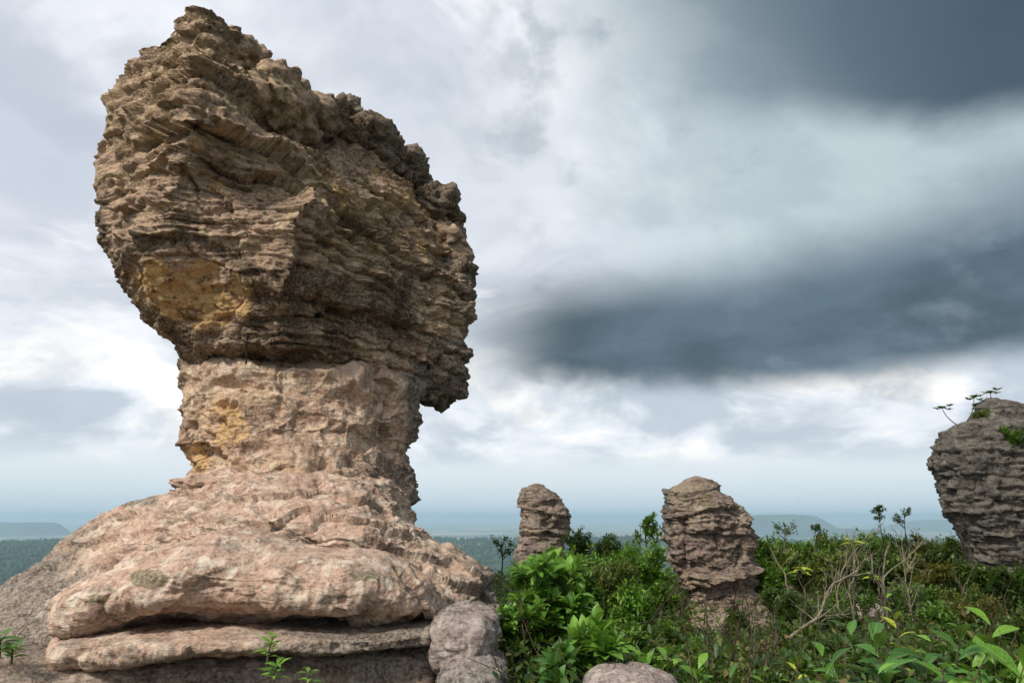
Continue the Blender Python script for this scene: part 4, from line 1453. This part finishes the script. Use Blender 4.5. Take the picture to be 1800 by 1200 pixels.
LOW = [
    (1385, 1030, 10.5, 100, 'dark', 'dark rounded scrub behind the thick fallen branch'),
    (1490, 1020, 10.8, 110, 'deep', 'green scrub between the pale branches'),
    (1620, 1010, 11.5, 110, 'deep', 'green scrub behind the thin pale stone'), (1690, 1020, 11, 100, 'olive', 'grassy scrub near the grey bare stems'),
    (1290, 1140, 7.0, 110, 'dark', 'dark scrub under the brown twiggy stem'), (1480, 1110, 7.2, 120, 'dark', 'dark low scrub below the pale fallen branch'),
    (1110, 1080, 7.4, 110, 'deep', 'green scrub filling the hollow behind the rosette bush'), (1180, 1085, 8.2, 80, 'deep', 'thick green scrub at the corner of the squat pillar'),
    (1560, 1140, 5.9, 120, 'dark', 'dark fine scrub around the drooping sapling'), (1680, 1110, 6.6, 130, 'dark', 'shaded scrub between the large-leaved saplings'),
    (1390, 1175, 5.4, 130, 'dark', 'dark fine scrub below the yellow-tipped sapling'), (1780, 1150, 5.6, 110, 'deep', 'green scrub behind the vivid sapling'),
    (1225, 1120, 8.0, 100, 'deep', 'low green scrub before the squat pillar'), (1302, 1062, 9.8, 60, 'dark', 'dusky upright scrub standing against the squat pillar'),
    (1265, 1145, 6.8, 120, 'olive', 'dull green scrub with brown twigs below the squat pillar'), (1345, 1125, 7.8, 90, 'dry', 'half-dead brown scrub beside the fallen pale branch'),
    (1400, 1085, 8.6, 100, 'dark', 'grey-green scrub under the pale branches'), (1450, 1060, 9.5, 110, 'dark', 'shadowy scrub around the pale forked branch'),
    (1530, 1128, 7.2, 120, 'deep', 'mossy-coloured scrub in front of the pale flat stone'), (1590, 1040, 10.5, 110, 'dark', 'dark scrub at the foot of the pale slim trunk'),
    (1660, 1060, 9.5, 110, 'deep', 'green scrub beside the flat stone near the dark grey pillar'), (1720, 1040, 9.8, 100, 'red', 'scrub with a rusty dead frond below the dark grey pillar'),
    (1780, 1070, 8.5, 90, 'dark', 'dark scrub next to the small stone block'), (1420, 1150, 6.2, 130, 'deep', 'low green scrub with yellowish tips'),
    (1330, 1165, 5.9, 130, 'olive', 'fine-leaved olive scrub near the pinkish boulder'), (1230, 1165, 5.9, 110, 'deep', 'small green scrub next to the pinkish boulder'),
    (1620, 1130, 6.4, 120, 'olive', 'brownish scrub among the large-leaved saplings'), (1720, 1120, 6.6, 120, 'deep', 'grassy green scrub behind the large-leaved saplings'),
    (962, 1150, 6.4, 70, 'dark', 'dark scrub in the gap beside the fissured boulder'), (1040, 1130, 6.6, 110, 'deep', 'green scrub beneath the rosette bush'),
]
for k, (a, b_, c, d, lf, lb) in enumerate(LOW):
    fine_shrub(a, b_, c, d, 'scrub', lb, 'low scrub on the hilltop', lf, (11, 16), (.045, .08), 280 + k, 8, 6, 3, BARK if k % 3 else BARK_PALE)


# ------------------------------------------------------------------ small trees
def small_tree(px_, ytop, Y_, wpx, crown_from, name, label, leaf, seed, per=(10, 16), size=(.06, .1), forks=9, twigs=4, bark=BARK_DARK, r=.035):
    rs = np.random.default_rng(seed)
    b = spot(px_, Y_)
    top = CAM_Z + float(slope(ytop)) * Y_
    h = top - b[2]
    zc = CAM_Z + float(slope(crown_from)) * Y_
    root = empty(name, tuple(b - np.array((0, 0, .05))))
    tag(root, label, 'tree')
    t = np.linspace(0, 1, 12)
    pts = b + np.stack([.06 * np.sin(t * 5 + seed) * h * .3, .04 * np.cos(t * 4) * h * .3 - .04 * h * .3, t * h * .93], 1)
    parts = [tube(pts, np.linspace(r, r * .2, 12), 6)]
    tips = [(pts[-1], np.array((0, 0, 1.0)))]
    sp = wpx / FPX * Y_ / 2
    for f in range(forks):
        u = rs.uniform(0, 1) ** .8
        zz = zc + (top - zc) * u * .92
        q = np.array([np.interp(zz, pts[:, 2], pts[:, c]) for c in range(3)])
        a = rs.uniform(0, 6.283)
        L = sp * (1.1 - .6 * u) * rs.uniform(.7, 1.1)
        d = np.array((math.cos(a), math.sin(a), rs.uniform(.2, .9)))
        d /= np.linalg.norm(d)
        s_ = np.linspace(0, 1, 5)[:, None]
        bp = q + d * L * s_ + np.array((0, 0, .2 * L)) * s_ ** 2 + rs.normal(0, .03 * L, (5, 3)) * s_
        parts.append(tube(bp, np.linspace(r * .4, r * .12, 5), 5))
        tips.append((bp[-1], d))
        for w in range(twigs):
            q2 = bp[rs.integers(1, 5)]
            d2 = d + rs.normal(0, .7, 3)
            d2 /= np.linalg.norm(d2)
            l2 = L * rs.uniform(.25, .5)
            parts.append(tube(np.array([q2, q2 + d2 * l2 * .5 + np.array((0, 0, .02)), q2 + d2 * l2]), (r * .16, r * .12, r * .07), 4))
            tips.append((q2 + d2 * l2, d2))
    V, F = merge(parts[:1])
    link('trunk', raw_mesh('trunk', V, F), bark, root)
    V, F = merge(parts[1:])
    link('limbs', raw_mesh('limbs', V, F), bark, root)
    pos, ax, up, sz = whorl(rs, tips, per, .5, size, .25 * sp)
    pos += rs.normal(0, .05 * sp, pos.shape)
    link('crown', bulk_leaves('crown', pos, ax, up, sz, np.clip(rs.normal(.4, .22, len(pos)), 0, 1)), LM[leaf], root)


small_tree(1140, 908, 14.5, 62, 972, 'small_tree', 'small green tree standing against the flank of the squat pillar', 'deep', 301, (12, 18), (.06, .10), 11, 4)
small_tree(1562, 887, 17.5, 26, 925, 'slender_sapling', 'slender sapling with a narrow dark crown, taller of the two above the thicket', 'dark', 302, (8, 12), (.05, .08), 9, 3, r=.025)
small_tree(1604, 893, 18.5, 34, 930, 'slender_sapling', 'slender sapling with a loose ragged crown, shorter of the two above the thicket', 'dark', 303, (7, 10), (.05, .08), 9, 3, r=.025)
small_tree(1385, 925, 18, 60, 955, 'small_tree', 'wispy pale-stemmed tree at the edge of the far thicket below the flat-topped hill', 'blue', 304, (5, 8), (.05, .08), 10, 3, BARK_PALE)
small_tree(1440, 922, 19, 30, 950, 'small_tree', 'thin treelet poking out of the far thicket', 'dark', 305, (6, 9), (.05, .08), 7, 3)
small_tree(882, 952, 19, 46, 985, 'small_tree', 'flat-crowned little tree beside the dome-topped pillar', 'dark', 306, (10, 14), (.05, .09), 9, 3)


# ------------------------------------------------------------------ bare branches
def bare_branch(pts, name, label, seed, r=.03, twn=7, bark=BARK_PALE, twl=.5):
    """pts: list of (px, row, Y) from the foot to the tip"""
    rs = np.random.default_rng(seed)
    W = np.array([at(*p_) for p_ in pts])
    W = np.vstack([[W[0][0], W[0][1], min(W[0][2], gz(W[0][0], W[0][1])) - .05], W])
    s = np.concatenate([[0], np.cumsum(np.linalg.norm(np.diff(W, axis=0), axis=1))])
    t = np.linspace(0, s[-1], 22)
    P = np.stack([np.interp(t, s, W[:, c]) for c in range(3)], 1)
    P = smooth1(P, 1.0, 0) + .3 * r * rs.normal(0, 1, (22, 3)) * sst(0, 3, np.arange(22.))[:, None]
    root = empty(name, tuple(P[0]))
    tag(root, label, 'branch')
    V, F = tube(P, np.linspace(r, r * .35, 22), 7)
    link('limb', raw_mesh('limb', V, F), bark, root)
    for k in range(twn):
        i = rs.integers(5, 22)
        d = (P[min(21, i + 1)] - P[i - 1])
        d = d / np.linalg.norm(d) + rs.normal(0, .7, 3) + np.array((0, 0, .5))
        d /= np.linalg.norm(d)
        L = twl * rs.uniform(.4, 1.0)
        q = np.linspace(0, 1, 6)[:, None]
        tw = P[i] + d * L * q + rs.normal(0, .04 * L, (6, 3)) * q + np.array((0, 0, .15 * L)) * q ** 2
        parts = [tube(tw, np.linspace(r * .4, r * .12, 6), 5)]
        for j in range(3):
            d2 = d + rs.normal(0, .6, 3)
            d2 /= np.linalg.norm(d2)
            a_ = tw[rs.integers(2, 5)]
            parts.append(tube(np.array([a_, a_ + d2 * L * .2, a_ + d2 * L * .4]), (r * .18, r * .14, r * .07), 4))
        V, F = merge(parts)
        link('twig', raw_mesh('twig', V, F), bark, root)
    return root


bare_branch([(1375, 1135, 8.2), (1400, 1105, 8.3), (1440, 1088, 8.5), (1448, 1060, 8.6), (1455, 1030, 8.7), (1490, 1012, 8.9), (1540, 1005, 9.1)], 'bare_branch',
            'thick pale fallen branch bending up out of the brown scrub', 401, .022, 9)
bare_branch([(1552, 1085, 9.4), (1552, 1045, 9.4), (1550, 1012, 9.4), (1556, 985, 9.4), (1562, 955, 9.4)], 'bare_branch', 'pale slim upright trunk forking above the flat stone', 402, .022, 8, BARK_PALE, .45)
bare_branch([(1550, 1012, 9.35), (1575, 995, 9.4), (1602, 975, 9.4), (1630, 940, 9.5)], 'bare_branch', 'pale side fork climbing from the slim upright trunk', 403, .014, 6, BARK_PALE, .4)
bare_branch([(1312, 1200, 5.6), (1322, 1160, 5.8), (1330, 1120, 6.0), (1322, 1085, 6.1)], 'bare_branch', 'thin grey bare stem in front of the squat pillar', 404, .012, 7, BARK, .35)
bare_branch([(1382, 1010, 11), (1365, 985, 11), (1352, 960, 11)], 'bare_branch', 'short pale dead stick leaning by the squat pillar', 405, .022, 3, BARK_PALE, .25)
bare_branch([(1470, 1040, 9.8), (1485, 990, 9.9), (1510, 960, 10.0), (1530, 935, 10.1)], 'bare_branch', 'tangle of thin bare stems in the straggly olive shrub', 406, .014, 12, BARK_PALE, .6)
bare_branch([(1405, 1085, 8.9), (1420, 1050, 8.9), (1400, 1010, 9.0), (1408, 985, 9.0)], 'bare_branch', 'twisted thin stem carrying yellow leaves', 407, .014, 5, BARK, .3)
bare_branch([(1690, 1040, 11.5), (1712, 1000, 11.6), (1706, 965, 11.6)], 'bare_branch', 'grey bare stems standing before the dark grey pillar', 408, .018, 12, BARK, .6)
bare_branch([(1500, 1075, 9.0), (1490, 1035, 9.1), (1512, 995, 9.2), (1500, 960, 9.3)], 'bare_branch', 'bushy spray of fine bare twigs rising beside the pale flat-topped stone', 411, .014, 16, BARK_PALE, .55)
bare_branch([(1600, 1060, 9.8), (1590, 1010, 9.9), (1612, 970, 10.0)], 'bare_branch', 'spray of thin bare twigs right behind the pale slim trunk'.replace('right ', ''), 412, .013, 14, BARK_PALE, .5)
bare_branch([(1340, 1190, 5.7), (1352, 1150, 5.8), (1376, 1120, 5.9)], 'bare_branch', 'wiry bare stem crossing the half-dead brown scrub', 413, .010, 10, BARK, .35)
bare_branch([(912, 1170, 7.0), (922, 1120, 7.05), (914, 1075, 7.1)], 'bare_branch', 'thin grey stems in the gap beside the pale grey boulder', 409, .012, 8, BARK, .22)
bare_branch([(1290, 1130, 7.0), (1302, 1080, 7.1), (1290, 1050, 7.2)], 'bare_branch', 'brown twiggy stem before the rosy stones of the squat pillar', 410, .012, 9, BARK_DARK, .4)


# ------------------------------------------------------------------ large-leaved saplings in the foreground
def leafkind(k): return 'big' if k in (1, 3, 4, 5, 8, 12, 13, 15, 16, 18) else 'lance'


def sapling(px_, ytop, Y_, n, name, label, mat, seed, size=(.2, .3), kind='lance', group='large-leaved saplings in the foreground', upright=.6, base=None, tip=None):
    rs = np.random.default_rng(seed)
    b = spot(px_, Y_) if base is None else np.asarray(base, float)
    top = CAM_Z + float(slope(ytop)) * Y_
    h = max(.12, top - b[2] - size[0] * .5)
    root = empty(name, tuple(b - np.array((0, 0, .02))))
    tag(root, label, 'plant', group)
    t = np.linspace(0, 1, 7)
    lean = rs.normal(0, .12, 2)
    pts = b + np.stack([lean[0] * t ** 2 * h, lean[1] * t ** 2 * h, -.02 + t * h], 1)
    V, F = tube(pts, np.linspace(.010, .004, 7), 6)
    link('stem', raw_mesh('stem', V, F), BARK, root)
    pos, ax, up, sz = [], [], [], []
    for k in range(n):
        u = .35 + .65 * k / max(1, n - 1)
        q = np.array([np.interp(u, t, pts[:, c]) for c in range(3)])
        a = k * 2.4 + rs.uniform(0, .6)
        e = upright * rs.uniform(.3, 1.6) * (0.4 + .8 * k / n)
        pos.append(q)
        ax.append((math.cos(a), math.sin(a), e))
        up.append((rs.normal(0, .2) - .4 * math.cos(a), rs.normal(0, .2) - .4 * math.sin(a) - .3, 1.0))
        sz.append(rs.uniform(*size) * (1 - .2 * abs(u - .75)))
    leaf_objects(root, np.array(pos), np.array(ax), np.array(up), np.array(sz), kind, LM[mat])
    return root


SAP = [(1540, 1128, 5.0, 8, 'blue_one', (.24, .34), 'dull blue-green sapling with long drooping leaves'), (1590, 1095, 5.3, 9, 'blue_one', (.20, .28), 'dark sapling with broad curled leaves beside the flat stone'),
       (1600, 1068, 5.9, 8, 'yellow_one', (.13, .19), 'yellow-green sapling with a starry whorl of pale leaves'), (1690, 1085, 5.2, 8, 'blue_one', (.20, .28), 'green sapling with one long arching leaf'),
       (1775, 1065, 5.4, 7, 'bright_one', (.20, .28), 'bright sapling holding tall upright paddle leaves'), (1790, 1120, 4.7, 8, 'bright_one', (.26, .36), 'vivid sapling with the largest upright leaf'),
       (1680, 1145, 4.9, 8, 'bright_one', (.16, .24), 'short sapling of fresh green lance leaves'), (1600, 1040, 7.4, 9, 'bright_one', (.10, .15), 'small bright tuft behind the yellow-green sapling'),
       (1435, 1122, 5.8, 4, 'bright_one', (.18, .26), 'lone sapling showing a single upright green leaf'), (1490, 1145, 5.3, 6, 'blue_one', (.15, .22), 'dim sapling with small pointed leaves beside the drooping one'),
       (1405, 1150, 5.5, 8, 'yellow_one', (.09, .14), 'low yellow-tipped sapling in the green scrub'), (1740, 1150, 5.0, 8, 'blue_one', (.14, .20), 'grassy dark sapling between the bright ones'),
       (1230, 1150, 5.4, 9, 'bright_one', (.12, .18), 'fresh green sapling at the end of the pinkish boulder'), (1180, 1130, 5.8, 8, 'bright_one', (.12, .18), 'pale green sapling leaning over the pinkish boulder'),
       (1520, 1085, 6.3, 10, 'blue_one', (.16, .24), 'dusky sapling beside the pale flat-topped stone'), (1650, 1125, 5.2, 10, 'blue_one', (.18, .26), 'dark leafy sapling in the middle of the sapling patch'),
       (1720, 1100, 5.7, 10, 'bright_one', (.16, .24), 'mid-green sapling with layered leaves'), (1765, 1160, 4.8, 10, 'blue_one', (.16, .24), 'deep green sapling under the vivid one'),
       (1610, 1150, 4.8, 10, 'blue_one', (.16, .22), 'dull sapling with crossed leaves near the pale chip of stone'), (1470, 1165, 5.0, 9, 'bright_one', (.11, .16), 'light sapling in the dark fine scrub'),
       (1350, 1160, 5.3, 9, 'bright_one', (.09, .14), 'small fresh sapling by the thin grey bare stem'), (1290, 1170, 5.1, 9, 'blue_one', (.10, .15), 'small dull sapling near the pinkish boulder'),
       (1565, 1160, 4.7, 6, 'bright_one', (.10, .16), 'tiny light sapling under the dull drooping one'), (1640, 1090, 6.4, 8, 'bright_one', (.14, .2), 'leafy sapling behind the broad curled leaves')]
for k, (a, b_, c, n, mt, sz, lb) in enumerate(SAP):
    sapling(a, b_, c, n, 'sapling', lb, mt, 500 + k, sz, leafkind(k))

# leaves on the thin stems
def sprig(px_, py_, Y_, n, name, label, mat, seed, size):
    b = at(px_, py_, Y_)
    sapling(px_, py_ - 14, Y_, n, name, label, mat, seed, size, 'lance', None, .1, b - np.array((0, 0, .08)))


sprig(1407, 1000, 9.0, 8, 'yellow_sprig', 'yellow drooping leaves at the end of the twisted thin stem', 'yellow_one', 540, (.13, .2))
sprig(1500, 950, 10.0, 5, 'yellow_sprig', 'few yellow-green leaves hanging among the thin bare stems', 'yellow_one', 541, (.15, .22))
sprig(1535, 1010, 9.1, 5, 'yellow_sprig', 'small yellowish leaves at the tip of the thick fallen branch', 'yellow_one', 542, (.10, .15))

# plants growing on the rocks
for k, (a, b_, Y_, n, lb, mt, sz, zoff) in enumerate([
        (474, 1104, 5.62, 15, 'fresh green fern-like plant rooted in the ledge under the pink slab', 'bright_one', (.08, .13), .26),
        (484, 1150, 5.5, 12, 'grassy tuft hanging from the undercut below the ledge', 'bright_one', (.09, .14), .2),
        (8, 1100, 5.6, 18, 'dark green fern at the end of the bedrock shelf', 'blue_one', (.11, .17), .2),
        (26, 1126, 5.5, 14, 'small fern in front of the dark green fern on the bedrock', 'blue_one', (.09, .13), .14),
        (545, 1178, 5.4, 8, 'single thin grass tuft under the lip of the ledge', 'bright_one', (.08, .12), .1)]):
    b = at(a, b_, Y_) - np.array((0, 0, zoff))
    sapling(a, b_, Y_, n, 'rock_plant', lb, mt, 560 + k, sz, 'lance', None, .5, b)

root = fine_shrub(1785, 745, 13.4, 60, 'clinging_shrub', 'green shrub clinging to the face of the dark grey pillar', None, 'deep', (12, 16), (.05, .08), 580, 6, 6, 3, base=at(1785, 800, 13.4))
root = fine_shrub(1238, 862, 14.6, 34, 'clinging_shrub', 'dark tuft of shrub on the crown of the squat pillar', None, 'dark', (12, 16), (.03, .05), 581, 6, 5, 2, base=at(1240, 882, 14.55))
root = fine_shrub(1728, 718, 13.9, 42, 'clinging_shrub', 'mossy low shrub under the top stone of the dark grey pillar', None, 'olive', (10, 14), (.03, .05), 582, 6, 5, 2, base=at(1726, 738, 13.9))
TW = [(1690, 748, 1656, 717, 'bent twig plant leaning out from the top of the dark grey pillar', 583), (1694, 745, 1712, 698, 'taller leafy twig plant on the top of the dark grey pillar', 584),
      (1742, 708, 1741, 690, 'short leafy twig plant on the topmost stone of the dark grey pillar', 585)]
for (a, b_, a2, b2, lb, sd) in TW:
    rs = np.random.default_rng(sd)
    A, B = at(a, b_ + 4, 14.2), at(a2, b2, 14.2)
    rt = empty('twig_plant', tuple(A))
    tag(rt, lb, 'plant')
    s_ = np.linspace(0, 1, 9)[:, None]
    mid = np.array((B[0] - A[0], 0, 0)) * .35
    P = A + (B - A) * s_ + mid * np.sin(s_ * math.pi) * .6
    V, F = tube(P, np.linspace(.013, .006, 9), 5)
    link('stem', raw_mesh('stem', V, F), BARK, rt)
    tips = [(P[-1], np.array((0, 0, 1.0)))] * 3 + [(P[-2] + np.array((dx, 0, dz)), np.array((0, 0, 1.0))) for dx, dz in ((.12, .02), (-.1, .03), (.16, .1))]
    pos, ax, up, sz = whorl(rs, tips, 6, .2, (.08, .14), .02)
    link('foliage', bulk_leaves('foliage', pos, ax, up, sz, rs.random(len(pos)) * .6), LM['dark'], rt)

# ------------------------------------------------------------------ undergrowth nobody could count
rs = np.random.default_rng(77)
nt = 8200
px_ = np.concatenate([rs.uniform(870, 1840, nt - 300), rs.uniform(-60, 70, 300)])
Yg = np.concatenate([5.0 + 17 * rs.random(nt - 300) ** 1.5, rs.uniform(8.5, 14, 300)])
Xg = x_of(px_, Yg, -.3)
Zg = ground_z(Xg, Yg)
keep = np.ones(nt, bool)
for cx_, cy_, wx_, wy_ in ((1290, 1075, 95, 45), (1368, 1044, 45, 35), (1522, 1082, 50, 32), (1655, 1050, 40, 22), (1786, 1058, 36, 26), (1208, 1170, 22, 18), (925, 1138, 20, 18)):
    q_ = row_of(Zg + .15, Yg)
    keep &= ~((np.hypot((px_ - cx_) / wx_, (q_ - cy_ - wy_ * .35) / wy_) < 1) & (rs.random(nt) < .85))
Xg, Yg, Zg = Xg[keep], Yg[keep], Zg[keep]
nt = int(keep.sum())
per = 9
pos = np.repeat(np.stack([Xg, Yg, Zg], 1), per, 0) + rs.normal(0, .09, (nt * per, 3)) * np.array((1, 1, .0))
hh = rs.random(nt * per)
pos[:, 2] += hh * np.repeat(rs.uniform(.05, .45, nt), per)
ax = rs.normal(0, 1, (nt * per, 3)) * np.array((1, 1, .5)) + np.array((0, 0, .55))
up = rs.normal(0, .4, (nt * per, 3)) + np.array((0, 0, 1))
sz = rs.uniform(.04, .10, nt * per) * np.repeat(1 + .05 * Yg, per)
sel = rs.random(nt * per)
tint = np.clip(rs.normal(.4, .25, nt * per), 0, 1)
for nm, lo, hi, lf, lb in (('undergrowth', 0, .66, 'dark', 'dense low green undergrowth covering the hilltop'), ('olive_undergrowth', .66, .88, 'olive', 'thin olive grasses and seedlings among the undergrowth'), ('dry_undergrowth', .88, 1.0, 'dry', 'dry brown grass and dead leaves among the undergrowth')):
    q = (sel >= lo) & (sel < hi)
    tag(link(nm, bulk_leaves(nm, pos[q], ax[q], up[q], sz[q], tint[q]), LM[lf]), lb, 'undergrowth', kind='stuff')

# dead twigs tangled through the scrub
nt = 1300
tp = rs.uniform(925, 1830, nt)
tY = 5.2 + 12 * rs.random(nt) ** 1.2
tx = x_of(tp, tY, -.2)
tz = ground_z(tx, tY)
parts = []
for k in range(nt):
    L = rs.uniform(.25, .9)
    d = rs.normal(0, 1, 3) * np.array((1, 1, .35)) + np.array((0, 0, .9))
    d /= np.linalg.norm(d)
    q = np.array((tx[k], tY[k], tz[k] - .02))
    bend = rs.normal(0, .12, (2, 3)) * L
    parts.append(tube(np.array([q, q + d * L * .4 + bend[0], q + d * L * .75 + bend[1], q + d * L + 2 * bend[1]]), np.array((.007, .006, .004, .002)) * rs.uniform(.6, 1.4), 3))
V, F = merge(parts)
tag(link('dead_twigs', raw_mesh('dead_twigs', V, F), BARK), 'tangle of thin dead grey twigs sticking out of the undergrowth', 'undergrowth', kind='stuff')

# ------------------------------------------------------------------ stones in the scrub
def ray_ground(px_, py_):
    Ys = np.linspace(3, 60, 1200)
    z_ = CAM_Z + slope(py_) * Ys
    g_ = ground_z(x_of(px_, Ys, z_), Ys)
    hit = np.argmax(z_ < g_)
    return float(Ys[hit])


def stone_at(name, cx, cy, rx, ry, rd, *rest):
    """a stone whose lower third is sunk in the ground"""
    Y_ = ray_ground(cx, cy + ry * .5)
    boulder(name, cx, cy, rx, ry, Y_, rx * Y_ / FPX * .8, *rest)


stone_at('stone', 1522, 1078, 36, 18, .3, MAT['boulder'], 'pale flat-topped stone in the scrub under the slim upright trunk', 601, .25, None, 40, 64)
stone_at('stone', 1655, 1046, 30, 10, .3, MAT['boulder'], 'thin pale stone lying before the dark grey pillar', 602, .35, None, 30, 50)
stone_at('stone', 1786, 1052, 26, 14, .35, MAT['boulder'], 'small layered stone block at the corner of the dark grey pillar', 603, .6, None, 40, 60, .1, 4.0)
stone_at('stone', 1368, 1044, 34, 26, .4, MAT['pillar'], 'rosy stone heaped against the heel of the squat pillar', 604, .1, None, 44, 64)
stone_at('stone', 1330, 1112, 44, 24, .5, MAT['pillar'], 'broken rosy stone in front of the squat pillar', 605, .1, None, 44, 64)
stone_at('stone', 1265, 1098, 50, 20, .5, MAT['pillar'], 'low brown stone slab at the foot of the squat pillar', 606, .2, None, 44, 64)
stone_at('stone', 1208, 1165, 14, 10, .1, MAT['boulder'], 'small pale stone beside the pinkish boulder', 607, .2, None, 30, 44)
stone_at('stone', 925, 1132, 12, 10, .1, MAT['boulder'], 'small pale stone between thin grey stems', 608, .2, None, 30, 44)
stone_at('stone', 1640, 1190, 22, 10, .12, MAT['boulder'], 'pale chip of stone under the saplings', 609, .2, None, 30, 44)
stone_at('boulder', 1068, 1180, 20, 10, .12, MAT['boulder'], 'small dark boulder tucked behind the low pinkish boulder', 610, .6, None, 30, 44)

# thin prop wedged in the joint between cap and stem
A, B = at(432, 640, 9.72), at(436, 574, 9.62)
s_ = np.linspace(0, 1, 7)[:, None]
V, F = tube(A + (B - A) * s_ + np.array((.008, 0, 0)) * np.sin(s_ * 9), np.full(7, .014), 7)
tag(link('prop_stick', raw_mesh('prop_stick', V, F), BARK_DARK), 'dark wooden stick propped upright under the overhanging cap', 'stick')

# bird far off over the plain
c = at(1405, 879, 120.0)
bv = np.array([(-.0, -.35, 0), (.09, -.05, 0), (.0, -.05, .07), (-.09, -.05, 0), (0, -.05, -.07), (.05, .2, .0), (0, .2, .03), (-.05, .2, 0), (0, .2, -.03), (0, .42, 0),
               (.55, -.05, .16), (1.0, .12, .05), (.5, .14, .15), (-.55, -.05, .16), (-1.0, .12, .05), (-.5, .14, .15)]) * .42
bf = np.array([(0, 1, 2), (0, 2, 3), (0, 3, 4), (0, 4, 1), (1, 5, 2), (2, 5, 6), (2, 6, 3), (3, 6, 7), (3, 7, 4), (4, 7, 8), (4, 8, 1), (1, 8, 5), (5, 9, 6), (6, 9, 7), (7, 9, 8), (8, 9, 5),
               (1, 10, 12), (1, 12, 5), (10, 11, 12), (3, 15, 13), (3, 7, 15), (13, 15, 14)])
tag(link('bird', raw_mesh('bird', bv + c, bf), BARK_DARK), 'tiny dark bird gliding above the flat-topped hill', 'bird')
